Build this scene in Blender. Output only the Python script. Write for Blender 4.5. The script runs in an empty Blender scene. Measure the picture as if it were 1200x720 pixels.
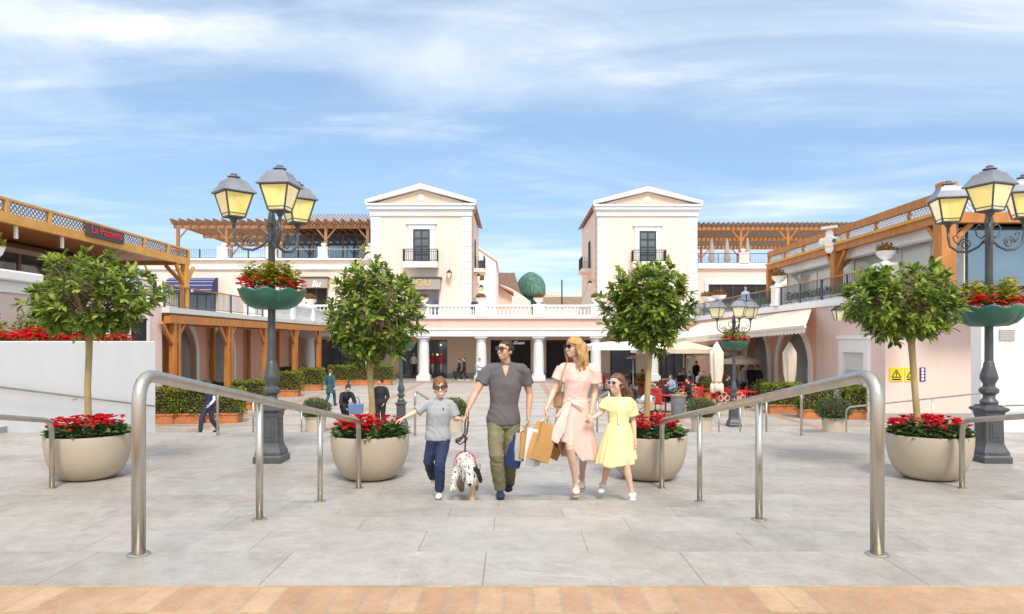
import bpy, math, random
from mathutils import Vector, Matrix, noise
R = math.radians
random.seed(11)
D = bpy.data
sc = bpy.context.scene
col = sc.collection
CZ = 3.06                      # eye height above the lower plaza
V = Vector
PI = math.pi

def W(px, py, d):              # photo pixel at a measured distance -> metres
    return V(((px - 600) / 800 * d, d, CZ + (400 - py) / 800 * d))
def X(px, d): return (px - 600) / 800 * d
def Z(py, d): return CZ + (400 - py) / 800 * d

# ------------------------------------------------------------------ materials
def nodes(m):
    m.use_nodes = True
    nt = m.node_tree
    return nt, nt.nodes, nt.links, nt.nodes['Principled BSDF']
def rgba(c): return (c[0], c[1], c[2], 1)
def mul(c, k): return tuple(min(1, x * k) for x in c)
def setin(b, **kw):
    for k, v in kw.items():
        k = k.replace('_', ' ')
        if k in b.inputs: b.inputs[k].default_value = v
MATS = {}
def mat(name, c, rough=.6, metal=0, var=.12, scale=3, bump=0, bscale=40, spec=.5, stretch=(1, 1, 1), c2=None, emit=0, alpha=1, trans=0):
    m = D.materials.new(name); MATS[name] = m
    nt, N, L, b = nodes(m)
    tc = N.new('ShaderNodeTexCoord'); mp = N.new('ShaderNodeMapping')
    mp.inputs['Scale'].default_value = stretch
    L.new(tc.outputs['Object'], mp.inputs['Vector'])
    n = N.new('ShaderNodeTexNoise'); n.inputs['Scale'].default_value = scale; n.inputs['Detail'].default_value = 6
    n.inputs['Roughness'].default_value = .65
    L.new(mp.outputs[0], n.inputs['Vector'])
    r = N.new('ShaderNodeValToRGB')
    r.color_ramp.elements[0].position = .3; r.color_ramp.elements[1].position = .72
    r.color_ramp.elements[0].color = rgba(mul(c, 1 - var)); r.color_ramp.elements[1].color = rgba(c2 if c2 else mul(c, 1 + var))
    L.new(n.outputs['Fac'], r.inputs['Fac']); L.new(r.outputs['Color'], b.inputs['Base Color'])
    setin(b, Roughness=rough, Metallic=metal, Specular_IOR_Level=spec, Alpha=alpha, Transmission_Weight=trans)
    if emit:
        L.new(r.outputs['Color'], b.inputs['Emission Color']); b.inputs['Emission Strength'].default_value = emit
    if bump:
        n2 = N.new('ShaderNodeTexNoise'); n2.inputs['Scale'].default_value = bscale; n2.inputs['Detail'].default_value = 5
        L.new(mp.outputs[0], n2.inputs['Vector'])
        bp = N.new('ShaderNodeBump'); bp.inputs['Strength'].default_value = bump; bp.inputs['Distance'].default_value = .02
        L.new(n2.outputs['Fac'], bp.inputs['Height']); L.new(bp.outputs[0], b.inputs['Normal'])
    return m
def leafmat(name, ramp, rough=.42, transl=.25):
    m = D.materials.new(name); MATS[name] = m
    nt, N, L, b = nodes(m)
    g = N.new('ShaderNodeNewGeometry'); r = N.new('ShaderNodeValToRGB')
    els = r.color_ramp.elements
    while len(els) < len(ramp): els.new(.5)
    for e, (p, c) in zip(els, ramp): e.position = p; e.color = rgba(c)
    L.new(g.outputs['Random Per Island'], r.inputs['Fac'])
    L.new(r.outputs['Color'], b.inputs['Base Color']); setin(b, Roughness=rough, Specular_IOR_Level=.4)
    t = N.new('ShaderNodeBsdfTranslucent'); L.new(r.outputs['Color'], t.inputs['Color'])
    mx = N.new('ShaderNodeMixShader'); mx.inputs[0].default_value = transl
    out = N['Material Output']
    L.new(b.outputs[0], mx.inputs[1]); L.new(t.outputs[0], mx.inputs[2]); L.new(mx.outputs[0], out.inputs['Surface'])
    return m
def paving(name, bw, rh, off, c1, c2, mortar, ms, rot=0, shift=(0, 0), rough=.55, streak=.25, blotch=.18, bump=.15, bands=None):
    m = D.materials.new(name); MATS[name] = m
    nt, N, L, b = nodes(m)
    tc = N.new('ShaderNodeTexCoord'); mp = N.new('ShaderNodeMapping')
    mp.inputs['Location'].default_value = (shift[0], shift[1], 0); mp.inputs['Rotation'].default_value = (0, 0, rot)
    L.new(tc.outputs['Object'], mp.inputs['Vector'])
    def brick(bw, rh, off, c1, c2, mo, ms, vec, bias=0):
        t = N.new('ShaderNodeTexBrick'); t.offset = off; t.squash = 1
        i = t.inputs; i['Scale'].default_value = 1; i['Brick Width'].default_value = bw; i['Row Height'].default_value = rh
        i['Mortar Size'].default_value = ms; i['Mortar Smooth'].default_value = .3; i['Bias'].default_value = bias
        i['Color1'].default_value = rgba(c1); i['Color2'].default_value = rgba(c2); i['Mortar'].default_value = rgba(mo)
        L.new(vec, i['Vector']); return t
    t = brick(bw, rh, off, c1, c2, mortar, ms, mp.outputs[0])
    base = t.outputs['Color']
    def mix(kind, fac, a, bcol, facsock=None):
        x = N.new('ShaderNodeMix'); x.data_type = 'RGBA'; x.blend_type = kind
        x.inputs['Factor'].default_value = fac
        if facsock: L.new(facsock, x.inputs['Factor'])
        L.new(a, x.inputs['A'])
        if isinstance(bcol, tuple): x.inputs['B'].default_value = rgba(bcol)
        else: L.new(bcol, x.inputs['B'])
        return x.outputs['Result']
    if bands:
        BW, RH, MS, bc1, bc2 = bands
        tb = brick(BW, RH, 0, (0, 0, 0), (0, 0, 0), (1, 1, 1), MS, mp.outputs[0])
        tb.inputs['Mortar Smooth'].default_value = 0
        small = brick(.21, .1, .5, bc1, bc2, mul(bc1, .7), .004, mp.outputs[0])
        base = mix('MIX', 0, base, small.outputs['Color'], tb.outputs['Color'])
    def noisef(scale, det, lo, hi, stretch=(1, 1, 1), rough=.6, dist=0):
        m2 = N.new('ShaderNodeMapping'); m2.inputs['Scale'].default_value = stretch
        m2.inputs['Rotation'].default_value = (0, 0, .5)
        L.new(tc.outputs['Object'], m2.inputs['Vector'])
        n = N.new('ShaderNodeTexNoise'); n.inputs['Scale'].default_value = scale; n.inputs['Detail'].default_value = det
        n.inputs['Roughness'].default_value = rough; n.inputs['Distortion'].default_value = dist
        L.new(m2.outputs[0], n.inputs['Vector'])
        r = N.new('ShaderNodeMapRange'); r.inputs['From Min'].default_value = lo; r.inputs['From Max'].default_value = hi
        L.new(n.outputs['Fac'], r.inputs['Value']); return r.outputs[0], n.outputs['Fac']
    f, _ = noisef(.9, 7, .42, .68, rough=.7)
    fm = N.new('ShaderNodeMath'); fm.operation = 'MULTIPLY'; fm.inputs[1].default_value = blotch * 2; L.new(f, fm.inputs[0])
    base = mix('MULTIPLY', 0, base, (.62, .6, .58), fm.outputs[0])
    f2, _ = noisef(3.2, 8, .62, .78, (.5, 1.6, 1), .75, 1.2)
    fm2 = N.new('ShaderNodeMath'); fm2.operation = 'MULTIPLY'; fm2.inputs[1].default_value = streak; L.new(f2, fm2.inputs[0])
    base = mix('MIX', 0, base, (.82, .8, .77), fm2.outputs[0])
    f3, raw = noisef(60, 4, .3, .7)
    fm3 = N.new('ShaderNodeMath'); fm3.operation = 'MULTIPLY'; fm3.inputs[1].default_value = .28; L.new(f3, fm3.inputs[0])
    base = mix('MULTIPLY', 0, base, (.62, .62, .62), fm3.outputs[0])
    f4, _ = noisef(7, 8, .40, .66, rough=.72)
    fm4 = N.new('ShaderNodeMath'); fm4.operation = 'MULTIPLY'; fm4.inputs[1].default_value = blotch * 1.7; L.new(f4, fm4.inputs[0])
    base = mix('MULTIPLY', 0, base, (.70, .67, .63), fm4.outputs[0])
    # thin pale scratches: the zero line of a warped noise, broken up by another
    _, rg = noisef(1.1, 3, 0, 1, (1, 1.9, 1), .5, 1.6); _, rg2 = noisef(2.3, 2, 0, 1)
    ab = N.new('ShaderNodeMath'); ab.operation = 'SUBTRACT'; ab.inputs[1].default_value = .5; L.new(rg, ab.inputs[0])
    ab2 = N.new('ShaderNodeMath'); ab2.operation = 'ABSOLUTE'; L.new(ab.outputs[0], ab2.inputs[0])
    mr_ = N.new('ShaderNodeMapRange'); mr_.inputs['From Min'].default_value = .006; mr_.inputs['From Max'].default_value = 0; L.new(ab2.outputs[0], mr_.inputs['Value'])
    mr2 = N.new('ShaderNodeMapRange'); mr2.inputs['From Min'].default_value = .54; mr2.inputs['From Max'].default_value = .66; mr2.inputs['To Max'].default_value = streak * .5; L.new(rg2, mr2.inputs['Value'])
    fm5 = N.new('ShaderNodeMath'); fm5.operation = 'MULTIPLY'; L.new(mr_.outputs[0], fm5.inputs[0]); L.new(mr2.outputs[0], fm5.inputs[1])
    base = mix('MIX', 0, base, (.88, .86, .83), fm5.outputs[0])
    # rusty and grey stains
    f6, _ = noisef(.55, 5, .56, .74, (1, 1, 1), .6, .6)
    fm6 = N.new('ShaderNodeMath'); fm6.operation = 'MULTIPLY'; fm6.inputs[1].default_value = blotch * .9; L.new(f6, fm6.inputs[0])
    base = mix('MULTIPLY', 0, base, (.86, .72, .58), fm6.outputs[0])
    L.new(base, b.inputs['Base Color']); setin(b, Roughness=rough, Specular_IOR_Level=.4)
    rr = N.new('ShaderNodeMapRange'); rr.inputs['To Min'].default_value = rough - .15; rr.inputs['To Max'].default_value = rough + .2
    L.new(f, rr.inputs['Value']); L.new(rr.outputs[0], b.inputs['Roughness'])
    ad = N.new('ShaderNodeMath'); ad.operation = 'SUBTRACT'; L.new(raw, ad.inputs[0]); L.new(t.outputs['Fac'], ad.inputs[1])
    bp = N.new('ShaderNodeBump'); bp.inputs['Strength'].default_value = bump; bp.inputs['Distance'].default_value = .01
    L.new(ad.outputs[0], bp.inputs['Height']); L.new(bp.outputs[0], b.inputs['Normal'])
    return m

# ------------------------------------------------------------------ mesh builder
class MB:
    def __init__(s): s.v = []; s.f = []
    def add(s, v, f, M=None):
        o = len(s.v)
        s.v += [(M @ V(p)) if M else V(p) for p in v]; s.f += [tuple(i + o for i in q) for q in f]; return s
    def box(s, x0, x1, y0, y1, z0, z1, M=None):
        v = [(x, y, z) for z in (z0, z1) for y in (y0, y1) for x in (x0, x1)]
        return s.add(v, [(0, 2, 3, 1), (4, 5, 7, 6), (0, 1, 5, 4), (2, 6, 7, 3), (0, 4, 6, 2), (1, 3, 7, 5)], M)
    def cbox(s, c, w, d, h, rz=0):
        M = Matrix.Translation(V(c)) @ Matrix.Rotation(rz, 4, 'Z')
        return s.box(-w / 2, w / 2, -d / 2, d / 2, 0, h, M)
    def beam(s, p0, p1, w, h):            # rectangular bar between two points
        p0 = V(p0); p1 = V(p1); t = (p1 - p0); ln = t.length; t = t / ln
        up = V((0, 0, 1)) if abs(t.z) < .95 else V((0, 1, 0))
        a = t.cross(up).normalized(); b = a.cross(t).normalized()
        M = Matrix((( a.x, t.x, b.x, p0.x), (a.y, t.y, b.y, p0.y), (a.z, t.z, b.z, p0.z), (0, 0, 0, 1)))
        return s.box(-w / 2, w / 2, 0, ln, -h / 2, h / 2, M)
    def tube(s, pts, r, n=8):
        pts = [V(p) for p in pts]; k = len(pts)
        rs = r if isinstance(r, (list, tuple)) else [r] * k
        v = []; f = []; prev = None
        for i, p in enumerate(pts):
            t = (pts[min(i + 1, k - 1)] - pts[max(i - 1, 0)]).normalized()
            if prev is None:
                ref = V((0, 0, 1)) if abs(t.z) < .9 else V((1, 0, 0)); a = t.cross(ref).normalized()
            else: a = (prev - t * prev.dot(t)).normalized()
            prev = a; b = t.cross(a)
            for j in range(n):
                q = 2 * PI * j / n; v.append(p + (a * math.cos(q) + b * math.sin(q)) * rs[i])
        for i in range(k - 1):
            for j in range(n):
                f.append((i * n + j, i * n + (j + 1) % n, (i + 1) * n + (j + 1) % n, (i + 1) * n + j))
        f.append(tuple(range(n))[::-1]); f.append(tuple(range((k - 1) * n, k * n)))
        return s.add(v, f)
    def lathe(s, prof, c=(0, 0, 0), n=20, mod=None, M=None):
        v = []; f = []; k = len(prof); c = V(c)
        for i, (r, z) in enumerate(prof):
            for j in range(n):
                q = 2 * PI * j / n; rr, zz = (r, z) if not mod else mod(q, r, z, i)
                v.append(c + V((math.cos(q) * rr, math.sin(q) * rr, zz)))
        for i in range(k - 1):
            for j in range(n): f.append((i * n + j, i * n + (j + 1) % n, (i + 1) * n + (j + 1) % n, (i + 1) * n + j))
        if prof[0][0] > 1e-4: f.append(tuple(range(n))[::-1])
        if prof[-1][0] > 1e-4: f.append(tuple(range((k - 1) * n, k * n)))
        return s.add(v, f, M)
    def prism(s, poly, axis, c0, c1):
        k = len(poly)
        mk = {'y': lambda a, b, c: (a, c, b), 'x': lambda a, b, c: (c, a, b), 'z': lambda a, b, c: (a, b, c)}[axis]
        v = [mk(a, b, c0) for a, b in poly] + [mk(a, b, c1) for a, b in poly]
        f = [tuple(range(k)), tuple(range(2 * k - 1, k - 1, -1))]
        f += [(i, i + k, (i + 1) % k + k, (i + 1) % k) for i in range(k)]
        return s.add(v, f)
    def ball(s, c, r, n=10, m=7, M=None):
        if not isinstance(r, (tuple, list)): r = (r, r, r)
        v = [(0, 0, -r[2])]; f = []
        for i in range(1, m):
            a = -PI / 2 + PI * i / m
            for j in range(n):
                q = 2 * PI * j / n; v.append((r[0] * math.cos(a) * math.cos(q), r[1] * math.cos(a) * math.sin(q), r[2] * math.sin(a)))
        v.append((0, 0, r[2]))
        for j in range(n): f.append((0, 1 + (j + 1) % n, 1 + j))
        for i in range(m - 2):
            for j in range(n):
                a = 1 + i * n; f.append((a + j, a + (j + 1) % n, a + n + (j + 1) % n, a + n + j))
        a = 1 + (m - 2) * n
        for j in range(n): f.append((a + j, a + (j + 1) % n, len(v) - 1))
        M2 = Matrix.Translation(V(c))
        if M: M2 = M2 @ M
        return s.add(v, f, M2)
    def mesh(s, name):
        me = D.meshes.new(name); me.from_pydata([tuple(p) for p in s.v], [], s.f); me.update()
        import bmesh
        b = bmesh.new(); b.from_mesh(me); bmesh.ops.recalc_face_normals(b, faces=b.faces); b.to_mesh(me); b.free()
        return me
    def build(s, name, m, parent=None, smooth=False, bevel=0, world=False, fixn=True):
        if world and parent:
            o = wloc(parent); s.v = [p - o for p in s.v]
        if fixn: me = s.mesh(name)
        else:
            me = D.meshes.new(name); me.from_pydata([tuple(p) for p in s.v], [], s.f); me.update()
        return link(name, me, m, parent, smooth, bevel)
def wloc(o):
    p = V((0, 0, 0))
    while o: p = p + o.location; o = o.parent
    return p
def link(name, me, m, parent=None, smooth=False, bevel=0):
    if m and not me.materials: me.materials.append(m)
    if smooth:
        me.polygons.foreach_set('use_smooth', [True] * len(me.polygons))
    o = D.objects.new(name, me); col.objects.link(o)
    if parent: o.parent = parent
    if smooth == 'auto':
        md = o.modifiers.new('n', 'EDGE_SPLIT'); md.split_angle = R(38)
    if bevel:
        md = o.modifiers.new('b', 'BEVEL'); md.width = bevel; md.segments = 2; md.limit_method = 'ANGLE'; md.angle_limit = R(40)
    return o
def tag(o, label, cat, group=None, kind=None):
    o['label'] = label; o['category'] = cat
    if group: o['group'] = group
    if kind: o['kind'] = kind
    return o
def thing(name, label, cat, loc=(0, 0, 0), rz=0, group=None):
    o = D.objects.new(name, None); o.empty_display_size = .2; col.objects.link(o)
    o.location = loc; o.rotation_euler = (0, 0, rz)
    return tag(o, label, cat, group)
def struct(name, mb, m, **k):
    o = mb.build(name, m, **k); o['kind'] = 'structure'; return o
def dup(o, loc=None, rz=None, label=None, parent=None, scale=None):
    kids = KIDS.get(o.name)
    if kids is None:
        kids = list(o.children); KIDS[o.name] = kids
    c = o.copy(); col.objects.link(c)
    if parent: c.parent = parent
    if loc is not None: c.location = loc
    if rz is not None: c.rotation_euler = (0, 0, rz)
    if scale: c.scale = scale
    if label: c['label'] = label
    for k in kids: dup(k, parent=c)
    return c
KIDS = {}
def text(s, size, m, parent, loc, rot=(PI / 2, 0, 0), ext=.004, name='lettering', shear=0, width=None):
    cu = D.curves.new(name, 'FONT'); cu.body = s; cu.size = size; cu.extrude = ext; cu.align_x = 'CENTER'; cu.align_y = 'CENTER'; cu.shear = shear
    t = D.objects.new('tmp', cu); col.objects.link(t)
    bpy.context.view_layer.update()
    me = D.meshes.new_from_object(t.evaluated_get(bpy.context.evaluated_depsgraph_get()))
    D.objects.remove(t)
    if width:
        w = max(v.co.x for v in me.vertices) - min(v.co.x for v in me.vertices); k = width / w
        for v in me.vertices: v.co.x *= k
    me.materials.clear()
    o = link(name, me, m, parent); o.location = loc; o.rotation_euler = rot
    return o

# ------------------------------------------------------------------ leaves
def leafmesh(name, items, m, parent=None, cup=.12):
    """items: (pos, direction, normal-ish, length, width); every leaf is folded along its midrib"""
    v = []; f = []
    for p, d, n, l, w in items:
        d = d.normalized(); s = d.cross(n)
        if s.length < 1e-4: s = d.cross(V((.3, .5, .8)))
        s.normalize(); u = s.cross(d)
        o = len(v)
        v += [p, p + d * l * .35 + s * w * .5 + u * w * cup, p + d * l * .75 + s * w * .38 + u * w * cup * .6 - u * l * .05,
              p + d * l - u * l * .14, p + d * l * .75 - s * w * .38 + u * w * cup * .6 - u * l * .05, p + d * l * .35 - s * w * .5 + u * w * cup, p + d * l * .5 - u * w * .05]
        f += [(o, o + 6, o + 1), (o + 1, o + 6, o + 2), (o + 2, o + 6, o + 3), (o, o + 5, o + 6), (o + 5, o + 4, o + 6), (o + 4, o + 3, o + 6)]
    me = D.meshes.new(name); me.from_pydata([tuple(p) for p in v], [], f); me.update()
    return link(name, me, m, parent, smooth=True)
def rv(a=1):
    while True:
        p = V((random.uniform(-1, 1), random.uniform(-1, 1), random.uniform(-1, 1)))
        if .05 < p.length < 1: return p * a
# ------------------------------------------------------------------ palette
STEP = paving('step granite', .98, .88, .42, (.50, .466, .428), (.43, .40, .367), (.31, .265, .215), .004, shift=(.13, -2.6 + .88), rough=.5, streak=.5, blotch=.36)
LAND = paving('landing granite', 1.2, .6, .4, (.50, .466, .428), (.435, .405, .373), (.32, .275, .225), .004, rot=.0, rough=.5, streak=.45, blotch=.36)
BRICK = paving('clay pavers', .102, .24, .08, (.62, .42, .265), (.51, .30, .18), (.47, .37, .27), .0055, shift=(.02, .06), rough=.7, streak=.16, blotch=.34, bump=.4)
PLAZA = paving('plaza paving', .6, .3, .5, (.58, .56, .53), (.46, .45, .43), (.37, .33, .29), .008, rough=.55, streak=.2, blotch=.3,
               bands=(4.34, 3.1, .2, (.56, .38, .29), (.5, .32, .24)), shift=(2.2, 0))
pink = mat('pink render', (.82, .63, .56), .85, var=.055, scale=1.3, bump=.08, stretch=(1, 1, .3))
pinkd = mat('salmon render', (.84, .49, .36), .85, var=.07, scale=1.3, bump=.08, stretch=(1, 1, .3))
trim = mat('pale stone trim', (.70, .715, .725), .8, var=.05, scale=1.4, bump=.08, stretch=(1, 1, .3))
cream = mat('cream render', (.735, .65, .57), .85, var=.05, scale=1.1, bump=.08, stretch=(1, 1, .22))
peach = mat('peach render', (.74, .565, .44), .85, var=.04, scale=.5)
white = mat('white render', (.90, .89, .875), .8, var=.035, scale=1.1, bump=.06, stretch=(1, 1, .3))
offw = mat('off-white stucco', (.70, .685, .645), .8, var=.06, scale=.8)
wgrey = mat('skirting stone', (.38, .36, .35), .7, var=.12, scale=2)
wood = mat('orange timber', (.50, .195, .045), .55, var=.25, scale=4, stretch=(1, 1, .25), bump=.1)
woody = mat('honey timber', (.70, .36, .075), .5, var=.18, scale=4, stretch=(.4, .4, 1), bump=.1)
woodb = mat('brown timber', (.34, .17, .08), .6, var=.25, scale=3, stretch=(1, 1, .3), bump=.1)
woodg = mat('weathered timber', (.33, .25, .18), .7, var=.25, scale=3, bump=.1)
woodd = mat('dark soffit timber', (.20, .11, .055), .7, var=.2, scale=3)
steel = mat('brushed steel', (.56, .52, .455), .34, 1, var=.14, scale=6, stretch=(1, 1, .2), bump=.02)
iron = mat('grey cast iron', (.10, .105, .115), .42, .35, var=.2, scale=6, bump=.15, bscale=60)
blackiron = mat('black wrought iron', (.025, .025, .03), .5, .5, var=.2)
blueiron = mat('blue grey steel', (.10, .13, .19), .45, .4, var=.15)
roofgrey = mat('lantern roof zinc', (.25, .265, .295), .42, .3, var=.18, scale=5)
amber = mat('amber lantern glass', (.88, .68, .19), .25, var=.12, scale=2.5, c2=(.94, .80, .34), emit=.24, trans=.45)
paleg = mat('pale lantern glass', (.8, .7, .45), .25, var=.1, emit=.15)
glass = mat('window glass', (.10, .13, .16), .06, .0, var=.5, scale=.25, spec=.9)
glassb = mat('sky reflecting glass', (.16, .24, .32), .05, .6, var=.25, scale=.2, spec=1)
glassl = mat('pale terrace glass', (.60, .66, .63), .1, .1, var=.18, scale=.35, spec=.9)
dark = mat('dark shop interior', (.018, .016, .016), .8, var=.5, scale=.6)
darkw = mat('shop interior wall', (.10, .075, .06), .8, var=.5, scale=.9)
shopl = mat('warm shop lamp', (1, .72, .36), .5, var=.05, emit=1.6)
frameb = mat('dark window frame', (.05, .04, .035), .5, var=.2)
greenf = mat('dark green joinery', (.012, .05, .04), .5, var=.2)
tan = mat('tan planter resin', (.50, .425, .325), .6, var=.06, scale=2.2, bump=.1, bscale=90)
beige = mat('beige pot', (.52, .46, .36), .7, var=.06, scale=2)
terra = mat('terracotta', (.58, .21, .08), .75, var=.16, scale=4, bump=.1)
greenb = mat('green basket', (.035, .135, .095), .42, var=.15, scale=3)
soil = mat('potting soil', (.05, .035, .025), .9, var=.3, scale=20, bump=.6)
bark = mat('tree bark', (.42, .31, .15), .8, var=.25, scale=9, stretch=(1, 1, .3), bump=.5, bscale=30)
twig = mat('twig bark', (.24, .2, .1), .8, var=.2, scale=9)
canvas = mat('cream awning canvas', (.78, .71, .58), .8, var=.05, scale=2, stretch=(6, 1, 1))
wcanvas = mat('white canvas', (.8, .78, .73), .8, var=.05, scale=3)
tcanvas = mat('sand canvas', (.66, .56, .43), .8, var=.06, scale=3)
dcanvas = mat('dark canvas', (.05, .045, .04), .8, var=.2)
navyaw = mat('navy awning', (.025, .035, .14), .7, var=.2)
awgrey = mat('taupe awning', (.36, .33, .29), .8, var=.06)
redp = mat('red chair paint', (.6, .03, .025), .45, var=.15)
creamp = mat('cream chair paint', (.6, .55, .42), .5, var=.1)
greenp = mat('green chair paint', (.10, .2, .1), .5, var=.15)
yell = mat('yellow sign', (.85, .68, .02), .5, var=.03)
purple = mat('purple sign', (.09, .03, .17), .5, var=.05)
signblack = mat('sign black', (.012, .012, .014), .5, var=.1)
signgrey = mat('sign board charcoal', (.055, .055, .065), .5, var=.15)
signred = mat('sign red', (.75, .02, .03), .45, var=.03, emit=.05)
signwhite = mat('sign white', (.85, .85, .85), .5, var=.02, emit=.4)
signgold = mat('sign gold', (.62, .48, .14), .5, var=.05)
copper = mat('weathered green roof', (.035, .10, .075), .9, var=.5, scale=1.6, stretch=(2, 2, .6), c2=(.14, .30, .22), bump=.6, bscale=3)
rooft = mat('brown roof tiles', (.24, .15, .12), .8, var=.2, scale=2)
ficus = leafmat('ficus leaf', [(0, (.06, .11, .022)), (.35, (.15, .24, .038)), (.68, (.28, .38, .06)), (1, (.54, .58, .12))], .34, .42)
hedgel = leafmat('hedge leaf', [(0, (.07, .12, .016)), (.45, (.19, .26, .03)), (.8, (.34, .36, .05)), (1, (.50, .42, .08))], .42, .35)
hedged = leafmat('dark hedge leaf', [(0, (.02, .05, .012)), (.6, (.06, .12, .02)), (1, (.15, .2, .04))])
bushl = leafmat('bush leaf', [(0, (.03, .07, .018)), (.6, (.09, .15, .04)), (1, (.18, .24, .07))])
lime = leafmat('lime foliage', [(0, (.18, .24, .02)), (.5, (.42, .42, .04)), (1, (.72, .58, .10))])
cycl = leafmat('cyclamen leaf', [(0, (.025, .065, .02)), (.6, (.07, .15, .035)), (1, (.2, .27, .1))])
redfl = leafmat('red petals', [(0, (.50, .004, .012)), (.5, (.78, .01, .02)), (1, (.86, .05, .05))], .5, .4)
rust = leafmat('rusty foliage', [(0, (.16, .05, .02)), (.5, (.32, .12, .03)), (1, (.22, .2, .04))])
skin = mat('skin', (.66, .39, .27), .5, var=.05, scale=12, spec=.35)
skin2 = mat('tanned skin', (.66, .385, .26), .5, var=.06, scale=12, spec=.35)
skinf = mat('fair skin', (.74, .48, .36), .5, var=.05, scale=12, spec=.35)
lipm = mat('lips', (.45, .12, .10), .45, var=.05)
teeth = mat('teeth', (.85, .82, .76), .35, var=.02)
lens = mat('dark lens', (.012, .009, .008), .08, var=.2, spec=.8)
lensb = mat('brown lens', (.05, .022, .01), .08, var=.2, spec=.8)
tort = mat('tortoise frame', (.05, .025, .012), .3, var=.5, scale=60)
framepink = mat('pale glasses frame', (.7, .6, .58), .4, var=.05)
hbrown = mat('dark brown hair', (.035, .02, .012), .5, var=.4, scale=25, stretch=(1, 1, .2), bump=.4, bscale=60)
hchest = mat('chestnut hair', (.20, .085, .03), .5, var=.4, scale=22, stretch=(1, 1, .2), bump=.4, bscale=60)
hblond = mat('golden blond hair', (.50, .285, .105), .45, var=.4, scale=16, stretch=(1, 1, .2), bump=.5, bscale=50)
hgirl = mat('long brown hair', (.16, .075, .035), .45, var=.4, scale=18, stretch=(1, 1, .15), bump=.5, bscale=50)
hblack = mat('black hair', (.012, .01, .01), .5, var=.3)
polo = mat('charcoal polo', (.125, .112, .118), .85, var=.14, scale=9, bump=.12, bscale=120)
olive = mat('olive chinos', (.215, .20, .115), .85, var=.16, scale=7, bump=.12, bscale=110)
navy = mat('navy cloth', (.025, .038, .10), .85, var=.2, scale=7, bump=.1)
navyshoe = mat('navy suede', (.02, .03, .085), .8, var=.15)
greytee = mat('heather grey jersey', (.36, .38, .40), .9, var=.1, scale=30, bump=.1, bscale=120)
pinkb = mat('pink band render', (.82, .53, .45), .85, var=.05, scale=1.2, stretch=(1, 1, .3))
pinkd2 = mat('blush dress', (.82, .545, .48), .85, var=.05, scale=8, bump=.08, bscale=90)
yellowd = mat('lemon dress', (.84, .75, .30), .85, var=.07, scale=40, stretch=(1, .3, .05), c2=(.88, .83, .50))
creamsh = mat('cream shoe', (.74, .70, .6), .6, var=.06)
cork = mat('cork wedge', (.55, .38, .2), .8, var=.2, scale=30)
whitecl = mat('white cloth', (.75, .75, .76), .85, var=.05)
blackcl = mat('black cloth', (.016, .016, .02), .8, var=.3, scale=5)
tealcl = mat('teal coat', (.03, .10, .13), .85, var=.15)
redcl = mat('red knit', (.52, .02, .02), .85, var=.15)
jeans = mat('blue denim', (.12, .2, .36), .85, var=.15, scale=9)
greycl = mat('grey cloth', (.28, .29, .31), .85, var=.1)
bluecl = mat('light blue cloth', (.3, .42, .6), .85, var=.1)
leather = mat('brown leather', (.07, .035, .02), .5, var=.2)
leatherl = mat('tan leather', (.45, .30, .17), .5, var=.1)
kraft = mat('kraft paper', (.52, .28, .09), .75, var=.07, scale=6)
paper = mat('white paper', (.78, .77, .77), .7, var=.03, scale=6)
paperg = mat('pale grey paper', (.58, .54, .53), .7, var=.03, scale=6)
navyp = mat('navy paper', (.015, .035, .13), .6, var=.08)
harn = mat('pink webbing', (.62, .04, .12), .6, var=.1)
# ------------------------------------------------------------------ ground, steps
LZ = CZ - 1.91                 # landing height
T = .88                        # tread depth
struct('plaza', MB().box(-160, 160, 21.3, 400, -.3, 0), PLAZA)
struct('brick_landing', MB().box(-30, 30, -8, 2.6, 1.2, CZ - .93), BRICK)
m = MB()
for k in range(6):
    m.box(-30, 30, 2.6 + T * k, 2.6 + T * (k + 1), LZ - .6, CZ - 1.07 - .14 * k)
struct('upper_steps', m, STEP, bevel=.008)
struct('stone_landing', MB().box(-30, 30, 2.6 + 6 * T, 14.3, LZ - .6, LZ), LAND, bevel=.008)
m = MB()
for k in range(8):
    m.box(-10.6, 12, 14.3 + T * k, 14.3 + T * (k + 1), -.3, LZ - LZ / 8 * (k + 1) + (.004 if k == 7 else 0))
struct('lower_steps', m, STEP, bevel=.008)
struct('ground', MB().box(-900, 900, -60, 1500, -1.0, -.31), mat('distant ground', (.3, .28, .25), .9, var=.2, scale=.05))

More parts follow.
